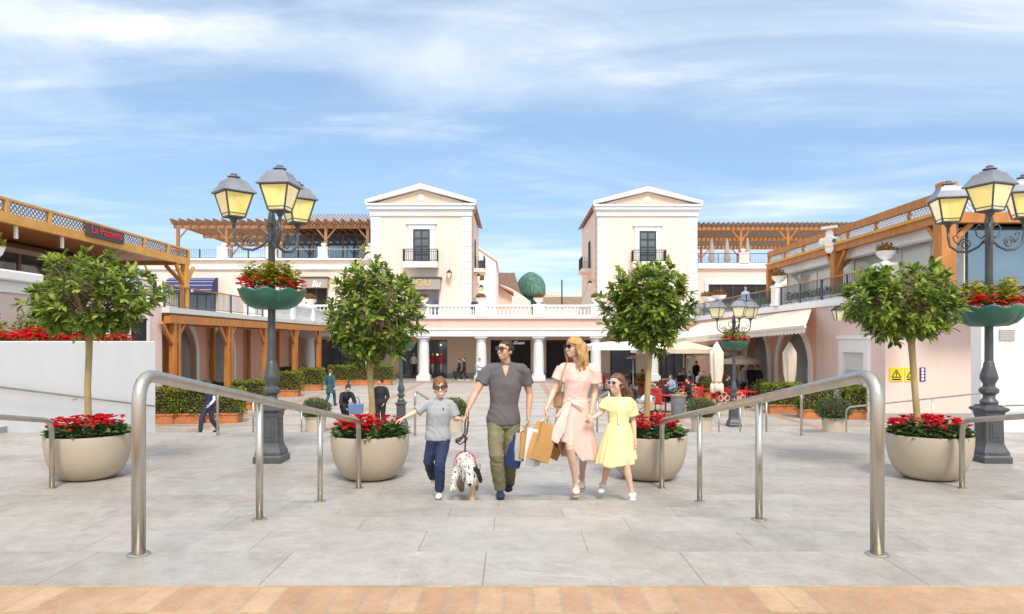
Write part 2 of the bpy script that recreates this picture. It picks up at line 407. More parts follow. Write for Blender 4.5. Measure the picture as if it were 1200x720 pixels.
# ------------------------------------------------------------------ handrails
def slope_top(d): return CZ - .93 - .16 * (d - 2.6) + .90     # rail axis over the upper flight
def bend(p0, c, p1, r=.16, n=6):       # rounded corner p0-c-p1
    a = (V(p0) - V(c)).normalized(); b = (V(p1) - V(c)).normalized(); c = V(c); out = []
    for i in range(n + 1):
        t = i / n; q0 = c + a * r * (1 - t); q1 = c + b * r * t; out.append(q0.lerp(q1, t))
    return out
def handrail(label, x0, x1, ds, top, ground, rad=.028, prad=.024, group='handrails on the steps'):
    """ds: post distances; the two end posts are the bent ends of the tube itself"""
    d0, d1 = ds[0], ds[-1]
    xx = lambda d: x0 + (x1 - x0) * (d - d0) / (d1 - d0)
    t = thing('handrail', label, 'handrail', (x0, d0, ground(d0)), 0, group)
    a = V((xx(d0), d0, ground(d0))); b = V((xx(d0), d0, top(d0))); c = V((xx(d1), d1, top(d1))); e = V((xx(d1), d1, ground(d1)))
    MB().tube([a] + bend(a, b, c) + bend(b, c, e) + [e], rad, 14).build('rail_tube', steel, t, True, world=True)
    for i, d in enumerate(ds):
        g = V((xx(d), d, ground(d)))
        if 0 < i < len(ds) - 1:
            MB().tube([g, V((xx(d), d, top(d) - rad * .6))], prad, 12).build('post', steel, t, True, world=True)
        MB().lathe([(.055, 0), (.055, .006), (.05, .01), (.028, .011)], g, 20).build('base_flange', steel, t, 'auto', world=True)
def gup(d):
    k = math.floor((d - 2.6) / T); return CZ - 1.07 - .14 * k if 0 <= k < 6 else LZ
UP = [3.42, 5.16, 6.93, 8.86]
handrail('nearest steel handrail on the left, beside the planter with the boy', -1.87, -1.99, UP, slope_top, gup, .033, .027)
handrail('nearest steel handrail on the right, beside the girl in yellow', 1.83, 1.945, UP, slope_top, gup, .033, .027)
handrail('steel handrail at the left edge, ending in front of the leftmost planter', -5.85, -5.97, UP, slope_top, gup, .033, .027)
handrail('steel handrail at the right edge, ending in front of the rightmost planter', 5.75, 5.84, UP, slope_top, gup, .033, .027)
def glo(d):
    k = math.floor((d - 14.3) / T); return LZ if k < 0 else max(0, LZ - LZ / 8 * (k + 1))
def top2(d): return LZ + .9 - .164 * max(0, d - 14.1)
LO = [13.8, 15.7, 17.5, 19.3, 21.2]
for x, lb in ((-5.95, 'thin handrail going down to the plaza behind the left lamp post'), (-1.96, 'thin handrail going down to the plaza behind the boy'),
              (1.96, 'thin handrail going down to the plaza behind the girl in yellow'), (5.85, 'thin handrail going down to the plaza beside the round bush at the right')):
    handrail(lb, x, x, LO, top2, glo, .024, .022, 'handrails down to the plaza')
handrail('low steel handrail in front of the pink wall with yellow signs', 12.0, 9.5, [17.2, 18.0, 19.4], lambda d: 1.77 - .27 * (d - 17.2), lambda d: max(0, glo(d)), .024, .022, 'handrails down to the plaza')
t = thing('wall_handrail', 'thin steel handrail fixed along the white side wall', 'handrail', (-10.5, 14, 2.2))
def wr(d): return CZ + (400 - 455) / 800 * 14.2 - .16 * (d - 14.2)
MB().tube([(-10.5, d, wr(d)) for d in (10.2, 14.2, 17, 20.1)], .026, 10).build('rail_tube', steel, t, True, world=True)
for d in (11, 13.9, 16.5, 19.5):
    MB().tube([(-10.6, d, wr(d) - .07), (-10.53, d, wr(d) - .07), (-10.5, d, wr(d))], .012, 6).build('bracket', steel, t, True, world=True)
t = thing('wall_handrail', 'thin steel handrail fixed to the white wall behind the right lamp post', 'handrail', (12.6, 17.4, 1.4))
MB().tube([(12.56, 17.3, Z(475.5, 17.3)), (12.56, 17.4, Z(475.5, 17.4))], .02, 8).build('bracket', steel, t, True, world=True)
MB().tube([(12.5, 17.3, Z(475.5, 17.3)), (14.5, 17.3, Z(472, 17.3))], .026, 10).build('rail_tube', steel, t, True, world=True)

# ------------------------------------------------------------------ planters, standard trees, cyclamen
bowl_me = MB().lathe([(.27, 0), (.34, .025), (.42, .095), (.485, .22), (.522, .36), (.537, .5), (.54, .6), (.537, .615), (.515, .615), (.51, .59), (.50, .5)], n=48).mesh('planter')
soil_me = MB().lathe([(.488, .52), (.3, .56), (0, .575)], n=32).mesh('soil')
def flowers(label, loc, rad, n_leaf, n_fl, seed, group, zdome=.15, zf=.17):
    random.seed(seed)
    t = thing('cyclamen_bed', label, 'flowers', loc, 0, group)
    it = []
    for i in range(n_leaf):
        a = random.uniform(0, 2 * PI); r = rad * math.sqrt(random.random()) * 1.02
        z = zdome * (1 - (r / rad) ** 2) * random.uniform(.2, 1) + random.uniform(-.02, .06) 
        o = V((math.cos(a), math.sin(a), 0)); d = (o * random.uniform(.4, 1.1) + rv(.7)); d.z = random.uniform(-.12, .5)
        it.append((V((r * o.x, r * o.y, z)), d, V((0, 0, 1)) + rv(.5), random.uniform(.07, .11), random.uniform(.055, .085)))
    leafmesh('leaves', it, cycl, t)
    it = []
    cl = [(random.uniform(0, 2 * PI), rad * math.sqrt(random.random()) * .95) for _ in range(max(3, n_fl // 4))]
    for i in range(n_fl):
        a, r = random.choice(cl); c = V((math.cos(a) * r, math.sin(a) * r, 0)) + rv(.10)
        if c.xy.length > rad * 1.03: c = c * .9
        c.z = zf * random.uniform(.55, 1.15) + zdome * .4 * (1 - (c.xy.length / rad) ** 2)
        ax = (V((0, 0, 1)) + rv(.6)).normalized()
        for k in range(5):
            q = 2 * PI * k / 5 + random.random(); s = V((math.cos(q), math.sin(q), .5))
            it.append((c, s + ax * .3, ax + rv(.3), random.uniform(.04, .058), random.uniform(.032, .045)))
    leafmesh('blossoms', it, redfl, t, cup=.2)
    return t
def tree(label, loc, h0, top, crown_c, crown_r, seed, n_cl=265, group='standard trees in the tan planters'):
    """standard tree: trunk from loc up to h0 at point top; crown ellipsoid centred crown_c with radii crown_r"""
    random.seed(seed)
    t = thing('standard_tree', label, 'tree', loc, 0, group)
    L0 = V(loc); tp = V(top) - L0; cc = V(crown_c) - L0
    mid = tp * .5 + V((random.uniform(-.02, .02), 0, 0))
    MB().tube([(0, 0, 0), tp * .08, mid * .6, mid, tp * .85, tp, tp.lerp(cc, .5)], [.055, .046, .043, .042, .042, .047, .03], 12).build('trunk', bark, t, True)
    fork = tp + V((0, 0, -.02)); lim = MB(); tw = MB(); it = []; tips = []
    ph = random.random() * 9
    for i in range(n_cl):
        while True:
            u = rv(); ln = u.length
            if ln > .3: break
        w = .86 + .24 * noise.noise(V((u.x * 1.6 + ph, u.y * 1.6, u.z * 1.6)) ) + random.uniform(-.08, .1)
        if u.z < -.35: w *= .92
        rr = u.normalized() * (ln ** .5) * w
        tips.append(cc + V((rr.x * crown_r[0], rr.y * crown_r[1], rr.z * crown_r[2])))
    for k in range(7):
        e = cc + V((math.cos(k * .9 + ph) * crown_r[0] * .45, math.sin(k * .9 + ph) * crown_r[1] * .45, random.uniform(-.15, .35) * crown_r[2]))
        m1 = fork.lerp(e, .5) + V((0, 0, .04)); lim.tube([fork, m1, e], [.022, .016, .009], 7)
        for tpn in tips[k::7]:
            if (tpn - e).length > .05: tw.tube([e, e.lerp(tpn, .5) + rv(.04), tpn], [.006, .005, .003], 4)
    lim.build('limbs', bark, t, True); tw.build('twigs', twig, t, True)
    for p in tips:
        out = (p - cc); out = V((out.x / crown_r[0], out.y / crown_r[1], out.z / crown_r[2])).normalized()
        ax = (out * .8 + V((0, 0, .65)) + rv(.5)).normalized()
        a = ax.cross(rv()).normalized(); b = ax.cross(a)
        k = random.randint(10, 15); s = random.uniform(.85, 1.15)
        for j in range(k):
            q = j * 2.4; el = random.uniform(.05, .95)
            d = (a * math.cos(q) + b * math.sin(q)) * (1 - el * .55) + ax * el
            n = (ax * (1 - el) + V((0, 0, .8)) + rv(.4))
            st = p - ax * .14 * (1 - el) + rv(.025)
            it.append((st, d + V((0, 0, -.12)), n, random.uniform(.095, .148) * s, random.uniform(.045, .066) * s))
    leafmesh('crown', it, ficus, t)
    return t
PL = [(-5.92, 9.55, 'leftmost', 'in front of the white side wall'), (-1.98, 9.55, 'second', 'beside the boy'), (1.90, 9.55, 'third', 'behind the girl in yellow'), (5.83, 9.55, 'rightmost', 'beside the right lamp post')]
TR = [((104.5, 395), (110, 348), (1.02, .88, .68), 31), ((433, 425), (437, 368), (.76, .74, .84), 54), ((761, 412), (758, 360), (.70, .72, .76), 41), ((1068, 402), (1058, 354), (.86, .8, .66), 44)]
p0 = None
for i, (x, d, wh, by) in enumerate(PL):
    lb = 'round tan bowl planter %s, %s of the four' % (by, {'second': 'second from left', 'third': 'second from right'}.get(wh, wh))
    if p0 is None:
        p0 = tag(link('bowl_planter', bowl_me, tan, None, 'auto'), lb, 'planter', 'tan bowl planters on the landing')
        link('soil', soil_me, soil, p0, True); p0.location = (x, d, LZ)
    else: dup(p0, (x, d, LZ), i * 1.3, lb)
    flowers('red cyclamen and green leaves round the tree trunk %s' % by, (x, d, LZ + .615), .485, 720, 170, 60 + i, 'red cyclamen in the bowl planters')
    (tx, ty), (cx, cy), cr, sd = TR[i]
    tree(['bushy standard tree, leftmost of the four, in front of the white side wall', 'bushy standard tree in the planter beside the boy',
          'bushy standard tree in the planter behind the girl in yellow', 'leaning standard tree in the planter beside the right lamp post'][i],
         (X([104, 436, 757, 1077][i], 9.55), d, LZ + .55), 0, W(tx, ty, d), W(cx, cy, d), cr, sd)

# ------------------------------------------------------------------ street lamps
def lantern(parent, c, rz, k=1, gm=amber):
    M = Matrix.Translation(V(c)) @ Matrix.Rotation(rz, 4, 'Z') @ Matrix.Scale(k, 4)
    b, tp, h = .125, .215, .37
    def corner(i, z, s=1):
        r = (b + (tp - b) * z / h) * s; sx, sy = [(-1, -1), (1, -1), (1, 1), (-1, 1)][i % 4]; return V((sx * r, sy * r, z))
    g = MB(); g.add([corner(i, z) for z in (.01, h) for i in range(4)], [(0, 1, 5, 4), (1, 2, 6, 5), (2, 3, 7, 6), (3, 0, 4, 7), (0, 3, 2, 1)], M)
    o = g.build('lantern_glass', gm, parent)
    MB().lathe([(.03, .03), (.05, .06), (.055, .2), (.04, .28), (0, .3)], n=10, M=M).build('bulb', signwhite, o, True)
    f = MB()
    for i in range(4):
        f.beam(M @ corner(i, 0), M @ corner(i, h), .022 * k, .022 * k)
        f.beam(M @ corner(i, 0), M @ corner(i + 1, 0), .02 * k, .022 * k)
        f.beam(M @ corner(i, .05), M @ corner(i + 1, .05), .014 * k, .014 * k)
        f.beam(M @ corner(i, h), M @ corner(i + 1, h), .026 * k, .026 * k)
    f.lathe([(.02, -.16), (.03, -.13), (.022, -.1), (.06, -.04), (.1, -.01), (.1, 0)], n=10, M=M)
    f.build('lantern_frame', iron, o)
    r = MB()
    def ringq(s, z): return [M @ V((sx * s, sy * s, z)) for sx, sy in ((-1, -1), (1, -1), (1, 1), (-1, 1))]
    prof = [(.255, h), (.265, h + .015), (.245, h + .04), (.185, h + .13), (.15, h + .2), (.10, h + .215), (.095, h + .235)]
    v = []; fc = []
    for s, z in prof: v += ringq(s, z)
    for i in range(len(prof) - 1):
        for j in range(4): fc.append((i * 4 + j, i * 4 + (j + 1) % 4, i * 4 + 4 + (j + 1) % 4, i * 4 + 4 + j))
    n = len(prof) * 4 - 4; fc += [(3, 2, 1, 0), (n, n + 1, n + 2, n + 3)]
    r.add(v, fc)
    r.lathe([(.06, h + .23), (.055, h + .25), (.1, h + .262), (.1, h + .275), (.045, h + .29), (.055, h + .31), (.03, h + .33), (0, h + .335)], n=14, M=M)
    r.build('lantern_roof', roofgrey, o)
def lamp(name, label, loc, arms, gm, group, arm_r=.6):
    t = thing(name, label, 'street lamp', (0, 0, 0), 0, group)
    b = MB()
    def oct_(prof):
        b.lathe(prof, n=8)
    SQ = Matrix.Rotation(PI / 4, 4, 'Z'); q2 = 2 ** .5
    b.lathe([(r * q2, z) for r, z in [(.222, 0), (.222, .09), (.2, .12), (.195, .17), (.16, .25), (.145, .30), (.138, .70), (.15, .74), (.155, .79), (.195, .82), (.195, .85), (.14, .88), (.14, .9)]], n=4, M=SQ)
    for k in range(4):
        u = Matrix.Rotation(k * PI / 2, 4, 'Z'); b.box(-.085, .085, -.152, -.13, .34, .68, u); b.box(-.05, .05, -.16, -.14, .39, .63, u); b.box(-.13, .13, -.21, -.19, .135, .16, u)
    b.build('base', iron, t, bevel=.006)
    p = MB().lathe([(.12, .9), (.13, .95), (.09, 1.0), (.085, 1.05), (.13, 1.1), (.13, 1.15), (.085, 1.19), (.08, 1.23), (.12, 1.31), (.118, 1.36), (.085, 1.5), (.075, 1.56), (.06, 1.6)], n=18, mod=lambda q, r, z, i: (r * (1 + .07 * math.cos(10 * q) * (z > 1.05) * (z < 1.5)), z)); p.lathe([(.06, 1.6),
                    (.058, 2.3), (.052, 3.45), (.07, 3.48), (.07, 3.52), (.055, 3.55), (.06, 3.75), (.075, 3.78), (.06, 3.84), (.045, 3.95), (.03, 4.0), (0, 4.02)], n=36, mod=lambda q, r, z, i: (r * (1 + .035 * math.cos(12 * q) * (z < 3.47)), z))
    p.build('pole', iron, t, 'auto')
    for k, a in enumerate(arms):
        u = V((math.cos(a), math.sin(a), 0)); z = V((0, 0, 1)); m = MB()
        P = lambda r, h: u * r + z * h
        m.tube([P(.06, 3.52), P(.16, 3.42), P(.30, 3.36), P(.45, 3.38), P(.57, 3.48), P(arm_r, 3.62), P(arm_r, 3.72)], .021, 8)
        m.tube([P(.06, 3.72), P(.14, 3.78), P(.2, 3.72), P(.17, 3.6), P(.1, 3.55), P(.06, 3.6)], .013, 6)
        sp = [P(.34 + .10 * math.cos(q) * (1 - q / 14), 3.49 + .10 * math.sin(q) * (1 - q / 14)) for q in [i * .6 for i in range(18)]]
        m.tube(sp, .012, 5)
        m.tube([P(.44, 3.49), P(.5, 3.55), P(.53, 3.63), P(.47, 3.66), P(.45, 3.6)], .011, 5)
        m.build('arm', iron, t, True)
        lantern(t, P(arm_r, 3.88), a + PI / 4 + .15 * k, 1, gm)
    t.location = loc
    return t
def basket(label, loc, n_l, n_f, seed, group, lobes=3):
    """lobed hanging bowl round a lamp pole"""
    random.seed(seed)
    t = thing('flower_basket', label, 'flower basket', loc, 0, group)
    def md(q, r, z, i):
        k = abs(math.cos(lobes / 2 * q)) ** .6; rr = r * (.82 + .18 * k)
        return rr, z + (.022 * math.cos(q * 9) if i >= 5 and i <= 7 else 0) * (r > .3)
    MB().lathe([(.10, -.16), (.26, -.15), (.38, -.10), (.46, -.02), (.50, .06), (.52, .12), (.535, .15), (.515, .15), (.47, .07), (.3, .04), (.07, .04)], n=96, mod=md).build('bowl', greenb, t, True)
    it = []
    for i in range(n_l // 11):
        a = random.choice((0, 1, 2, 3, 4)) * 1.257 + random.gauss(0, .22); r = random.uniform(.16, .42); c = V((r * math.cos(a), r * math.sin(a), .14)); hh = random.uniform(.18, .46)
        for j in range(26):
            q = j * 2.4; el = random.random()
            d = V((math.cos(q), math.sin(q), -.2 + .9 * el)); it.append((c + V((0, 0, hh * random.uniform(.3, 1))) + rv(.06), d, V((0, 0, 1)) + rv(.3), random.uniform(.09, .16), random.uniform(.03, .05)))
    leafmesh('foliage', it, lime, t)
    it = []
    for i in range(n_f):
        a = random.uniform(0, 2 * PI); r = random.uniform(.36, .53); k = (.82 + .18 * abs(math.cos(lobes / 2 * a)) ** .6)
        c = V((r * k * math.cos(a), r * k * math.sin(a), .2 + random.uniform(-.03, .13)))
        for j in range(5):
            q = 2 * PI * j / 5 + random.random(); it.append((c, V((math.cos(q), math.sin(q), random.uniform(-.2, .5))), V((0, 0, 1)) + rv(.5), random.uniform(.06, .085), random.uniform(.045, .06)))
    leafmesh('blossoms', it, redfl, t, cup=.2)
    return t
A1 = [PI * 1.0, -PI * .33, PI * .37]
lamp('street_lamp', 'tall cast iron lamp with amber lanterns between the two left trees', (-3.82, 10.85, LZ), A1, amber, 'lamp posts on the landing')
lamp('street_lamp', 'tall cast iron lamp with amber lanterns right of the rightmost tree', (7.58, 10.85, LZ), [R(123), R(-124), R(5)], amber, 'lamp posts on the landing', .6)
basket('green lobed basket of red flowers on the lamp between the left trees', (-3.82, 10.85, Z(350, 10.85) - .02), 620, 62, 5, 'flower baskets on the lamp posts')
basket('green lobed basket of red flowers on the lamp at the right edge', (7.58, 10.85, Z(370, 10.85) - .02), 520, 80, 6, 'flower baskets on the lamp posts')
lamp('street_lamp', 'far lamp with three pale lanterns in front of the cafe awning', (7.96, 24.5, 0), [PI, 0, -PI / 2], paleg, 'lamp posts on the plaza')
lamp('street_lamp', 'far lamp partly hidden by the tree beside the boy', (-3.98, 24.5, 0), [PI, 0, PI / 2], paleg, 'lamp posts on the plaza')
basket('small green basket of red flowers on the far lamp by the cafe', (7.96, 24.5, Z(405, 24.5)), 300, 55, 7, 'flower baskets on the far lamps')
basket('small green basket of red flowers on the far lamp under the tree', (-3.98, 24.5, Z(406, 24.5)), 300, 60, 8, 'flower baskets on the far lamps')

# ------------------------------------------------------------------ white side wall with a raised flower bed
t = thing('side_wall', 'plain white side wall with red flowers along its top', 'wall', (-10.75, 15, LZ))
MB().box(-10.95, -10.6, 8.6, 20.3, 0, 3.06).build('wall', white, t, bevel=.02, world=True)
MB().box(-10.6, -10.57, 8.6, 14.3, LZ, LZ + .13).build('skirting', wgrey, t, world=True)
struct('raised_bed_soil', MB().box(-14, -10.95, 8.6, 20.3, 0, 2.92), soil)
random.seed(3)
t = thing('flower_bed', 'bed of red flowers and low shrubs behind the white side wall', 'flowers', (-11.6, 14, 2.92))
it = []; il = []
for i in range(900):
    d = random.uniform(12.5, 20.2); x = -11.05 - random.random() * .8; c = V((x + 11.6, d - 14, .12 + random.uniform(0, .2) + .6 * max(0, noise.noise(V((d * .7, x, 3))))))
    for j in range(4):
        q = random.uniform(0, 2 * PI); it.append((c, V((math.cos(q), math.sin(q), .5)), V((0, 0, 1)) + rv(.4), .09, .07))
for i in range(3200):
    d = random.uniform(12.5, 20.2); x = -11.0 - random.random() * 2.4; hh = .12 + .55 * max(0, noise.noise(V((d * .7, x * .7, 8)))) + (.22 if x < -12 else 0)
    il.append((V((x + 11.6, d - 14, random.uniform(0, hh))), rv() + V((0, 0, .4)), V((0, 0, 1)) + rv(.5), random.uniform(.07, .12), .05))
leafmesh('blossoms', it, redfl, t, .2); leafmesh('leaves', il, hedgel, t)
for k, (d, x) in enumerate(((16.2, -12.9), (18.6, -12.7), (20.0, -13.2))):
    t = thing('shrub', 'leafy green shrub in the raised bed behind the white side wall, %s of three' % ['nearest', 'middle', 'farthest'][k], 'shrub', (x, d, 2.92), 0, 'shrubs in the raised bed'); il = []
    for i in range(1500):
        p = rv(); p = V((p.x * .62, p.y * .9, .45 + p.z * .55)); p += p.normalized() * .2 * noise.noise(p * 3 + V((k, 0, 0))); il.append((p, rv() + p * .5, V((0, 0, 1)) + rv(.6), random.uniform(.08, .13), .055))
    leafmesh('leaves', il, hedgel, t); MB().tube([(0, 0, 0), (0, 0, .5)], .03, 6).build('stem', bark, t)
# ------------------------------------------------------------------ helpers for architecture
def railing(name, label, p0, p1, h, bar, top, posts=2.0, bars=.13, group=None, prad=.035, mid=False):
    p0 = V(p0); p1 = V(p1); L_ = (p1 - p0).length; t = thing(name, label, 'railing', p0, 0, group); d = (p1 - p0)
    MB().beam(V((0, 0, h)), d + V((0, 0, h)), .07, .05).build('top_rail', top, t)
    m = MB(); n = max(2, int(L_ / bars))
    for i in range(n + 1):
        c = d * (i / n); m.box(c.x - .009, c.x + .009, c.y - .009, c.y + .009, c.z + .1, c.z + h - .02)
    m.beam(V((0, 0, .1)), d + V((0, 0, .1)), .03, .03)
    if mid: m.beam(V((0, 0, h - .15)), d + V((0, 0, h - .15)), .025, .025)
    m.build('bars', bar, t)
    k = max(1, round(L_ / posts))
    for i in range(k + 1):
        c = d * (i / k); MB().box(c.x - prad, c.x + prad, c.y - prad, c.y + prad, c.z, c.z + h + .02).build('post', bar, t)
    return t
def pedestal(label, c, w, h, m=white, group='white pedestals on the terraces', ball=False):
    t = thing('pedestal', label, 'pedestal', c, 0, group); b = MB()
    b.cbox((0, 0, 0), w, w, h - .12); b.cbox((0, 0, 0), w + .08, w + .08, .14); b.cbox((0, 0, h - .12), w + .1, w + .1, .06); b.cbox((0, 0, h - .06), w + .04, w + .04, .06)
    b.build('body', m, t)
    if ball: MB().lathe([(.12, h), (.07, h + .06), (.22, h + .2), (.25, h + .3), (.2, h + .36), (0, h + .4)], n=14).build('finial', white, t, True)
    return t
URN = None
def urn(label, loc, k=1, group='white flower urns on the balustrades', lm=rust):
    global URN
    random.seed(9)
    if URN is None: URN = {}
    key = lm.name
    if key not in URN:
        t = thing('flower_urn', label, 'flower urn', loc, 0, group)
        MB().lathe([(.2, 0), (.2, .05), (.1, .1), (.1, .15), (.24, .22), (.36, .36), (.40, .48), (.42, .5), (.38, .5), (.3, .45), (0, .44)], n=20).build('urn', white, t, True)
        it = []
        for i in range(330):
            p = rv(); p = V((p.x * .42, p.y * .42, .5 + abs(p.z) * .34)); it.append((p, rv() + V((0, 0, .5)), V((0, 0, 1)) + rv(.6), .13, .05))
        leafmesh('plant', it, lm, t); t.scale = (k, k, k); URN[key] = t; return t
    return dup(URN[key], loc, random.random() * 6, label, scale=(k, k, k))
def opening(parent, plane, c, u0, u1, z0, z1, fm=frameb, gm=glass, cols=2, rows=1, bar=.06, out=-1, name='window'):
    """frame + glazing just proud of a wall. plane 'y': wall faces -Y at y=c; 'x': wall at x=c, out = facing sign"""
    m = MB(); g = MB()
    def bx(mb, a0, a1, b0, b1, w0, w1):
        lo, hi = sorted((c + out * w0, c + out * w1))
        if plane == 'y': mb.box(a0, a1, lo, hi, b0, b1)
        else: mb.box(lo, hi, a0, a1, b0, b1)
    bx(g, u0, u1, z0, z1, .004, .02)
    for i in range(cols + 1):
        u = u0 + (u1 - u0) * i / cols; bx(m, u - bar / 2, u + bar / 2, z0, z1, .02, .06)
    for i in range(rows + 1):
        z = z0 + (z1 - z0) * i / rows; bx(m, u0 + bar / 2, u1 - bar / 2, z - bar / 2, z + bar / 2, .02, .055)
    o = m.build(name, fm, parent, world=True); g.build('pane', gm, o, world=True)
    return o
def arch_poly(u0, u1, z0, zs, n=14):      # outline of an arched opening
    r = (u1 - u0) / 2; c = (u0 + u1) / 2
    return [(u0, z0)] + [(c - r * math.cos(PI * i / n), zs + r * math.sin(PI * i / n)) for i in range(n + 1)] + [(u1, z0)]
def arch_wall(mb, axis, c0, c1, U0, U1, Z0, Z1, ops):
    """wall between c0 and c1 along axis with arched holes ops=(u0,u1,zspring)"""
    u = U0
    for (a, b, zs) in ops:
        if a > u: mb.prism([(u, Z0), (a, Z0), (a, Z1), (u, Z1)], axis, c0, c1)
        pts = arch_poly(a, b, Z0, zs)[1:-1]
        for p, q in zip(pts, pts[1:]): mb.prism([p, q, (q[0], Z1), (p[0], Z1)], axis, c0, c1)
        u = b
    if U1 > u: mb.prism([(u, Z0), (U1, Z0), (U1, Z1), (u, Z1)], axis, c0, c1)
def arch_band(mb, axis, c0, c1, a, b, z0, zs, w):
    o = arch_poly(a - w, b + w, z0, zs); i = arch_poly(a, b, z0, zs)
    for k in range(len(o) - 1): mb.prism([o[k], o[k + 1], i[k + 1], i[k]], axis, c0, c1)
def wall_lamp(label, p, out, group='wall lanterns on the pink and cream facades'):
    t = thing('wall_lantern', label, 'wall lantern', p, 0, group); o = V(out)
    MB().tube([(0, 0, 0), o * .1 + V((0, 0, .1)), o * .3 + V((0, 0, .12)), o * .42 + V((0, 0, -.02))], .025, 6).build('bracket', blackiron, t, True)
    b, tp, h = .1, .19, .42; c = o * .42; v = []
    for r, z in ((b, -.6), (tp, -.18)): v += [c + V((sx * r, sy * r, z)) for sx, sy in ((-1, -1), (1, -1), (1, 1), (-1, 1))]
    MB().add(v, [(3, 2, 1, 0), (4, 5, 6, 7), (0, 1, 5, 4), (1, 2, 6, 5), (2, 3, 7, 6), (3, 0, 4, 7)]).build('lantern_glass', paleg, t)
    m = MB()
    for i in range(4): m.beam(v[i], v[i + 4], .03, .03)
    v2 = []
    for r, z in ((.24, -.18), (.12, -.02), (.04, .03)): v2 += [c + V((sx * r, sy * r, z)) for sx, sy in ((-1, -1), (1, -1), (1, 1), (-1, 1))]
    m.add(v2, [(3, 2, 1, 0), (8, 9, 10, 11)] + [(i * 4 + j, i * 4 + (j + 1) % 4, i * 4 + 4 + (j + 1) % 4, i * 4 + 4 + j) for i in range(2) for j in range(4)])
    m.build('lantern_frame', blackiron, t)
    return t
def lattice(mb, p0, p1, z0, z1, step=.22, w=.03, th=.02):
    """diagonal trellis between two plan points"""
    p0 = V((p0[0], p0[1], 0)); p1 = V((p1[0], p1[1], 0)); L_ = (p1 - p0).length; d = (p1 - p0) / L_; H = z1 - z0
    nrm = V((0, 0, 1)).cross(d)
    for sgn in (1, -1):
        u = -H
        while u < L_:
            a0, a1 = u, u + H; za, zb = (z0, z1) if sgn > 0 else (z1, z0)
            def clip(s): return za + (zb - za) * (s - u) / H
            s0, s1 = max(0, a0), min(L_, a1)
            if s1 - s0 > .03:
                A = p0 + d * s0; B = p0 + d * s1; A.z = clip(s0); B.z = clip(s1)
                o = nrm * (.012 * sgn)
                mb.beam(A + o, B + o, th, w)
            u += step
def flutter(): return random.uniform(-.01, .01)

# ------------------------------------------------------------------ central gallery with columns
GD = 52.0
gz0 = 3.42
b = thing('gallery_building', 'long low gallery of white columns with a pink band, across the plaza', 'building', (0, GD, 0))
MB().box(-21.8, 17.2, GD, 96, 3.98, 4.76).build('terrace_slab', pinkb, b, world=True)
MB().box(-21.8, 17.2, GD - .14, GD + .9, gz0, 3.975).build('beam', trim, b, world=True)
MB().box(-21.9, 17.2, GD - .18, GD + .5, 4.764, 4.9).build('ledge', trim, b, world=True)
MB().box(-21.8, 17.2, GD - .2, GD + .2, 3.9, 4.02).build('cornice', trim, b, world=True)
COLX = cols = [X(295.5 + 67.1 * k, GD + .4) for k in range(9)]
base_c = None
for x in cols:
    if base_c is None:
        m = MB(); m.cbox((0, 0, 0), 1.02, 1.02, .42)
        m.lathe([(.46, .42), (.48, .5), (.42, .56), (.40, .62), (.41, 1.6), (.38, 2.6), (.35, 3.05), (.39, 3.08), (.39, 3.13), (.36, 3.16), (.42, 3.24), (.46, 3.3)], n=24)
        m.cbox((0, 0, 3.3), .98, .98, .13)
        base_c = m.build('column', trim, b, 'auto'); base_c.location = (x, .4, 0)
    else:
        c = base_c.copy(); col.objects.link(c); c.parent = b; c.location = (x, .4, 0)
# back wall and shop fronts
BW = 56.2
m = MB(); x = -21.8
shops = [(308, 345, 1), (371, 425, 1), (468, 489, 1), (503, 524, 2), (575, 622, 0), (640, 692, 0), (715, 745, 1), (762, 800, 1)]
for a, c, k in shops:
    xa, xb = X(a, BW), X(c, BW); m.box(x, xa, BW, BW + .3, 0, 3.97); m.box(xa, xb, BW, BW + .3, 3.15, 3.97); x = xb
m.box(x, 17.2, BW, BW + .3, 0, 3.97); m.build('back_wall', peach, b, world=True)
struct('gallery_floor', MB().box(-21.8, 17.2, GD - 1.6, BW, 0, .06), LAND)
for i, (a, c, k) in enumerate(shops):
    xa, xb = X(a, BW), X(c, BW)
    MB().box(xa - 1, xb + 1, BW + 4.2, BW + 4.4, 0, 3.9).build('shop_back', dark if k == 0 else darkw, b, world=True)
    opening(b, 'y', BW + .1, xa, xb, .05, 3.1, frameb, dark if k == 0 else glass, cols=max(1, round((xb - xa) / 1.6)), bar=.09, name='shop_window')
    if k:
        for j in range(2):
            c_ = V((random.uniform(xa + .5, xb - .5), BW - .02, random.uniform(1.9, 2.8)))
            MB().ball(c_, .07, 8, 6).build('shop_lamp', shopl, b, world=True)
for a, c in zip([-21.8] + [X(s[1], BW) for s in shops], [X(s[0], BW) for s in shops] + [17.2]):
    MB().box(a, c, BW - .03, BW, 0, .45).build('skirting', wgrey, b, world=True)
MB().box(-21.8, 17.2, GD + .9, BW, 3.85, 3.97).build('soffit', offw, b, world=True)
text('Guess', .36, signwhite, b, (X(608, 55.9), BW - .25 - GD, Z(402, 55.9)), shear=.3, ext=.02, name='shop_lettering')
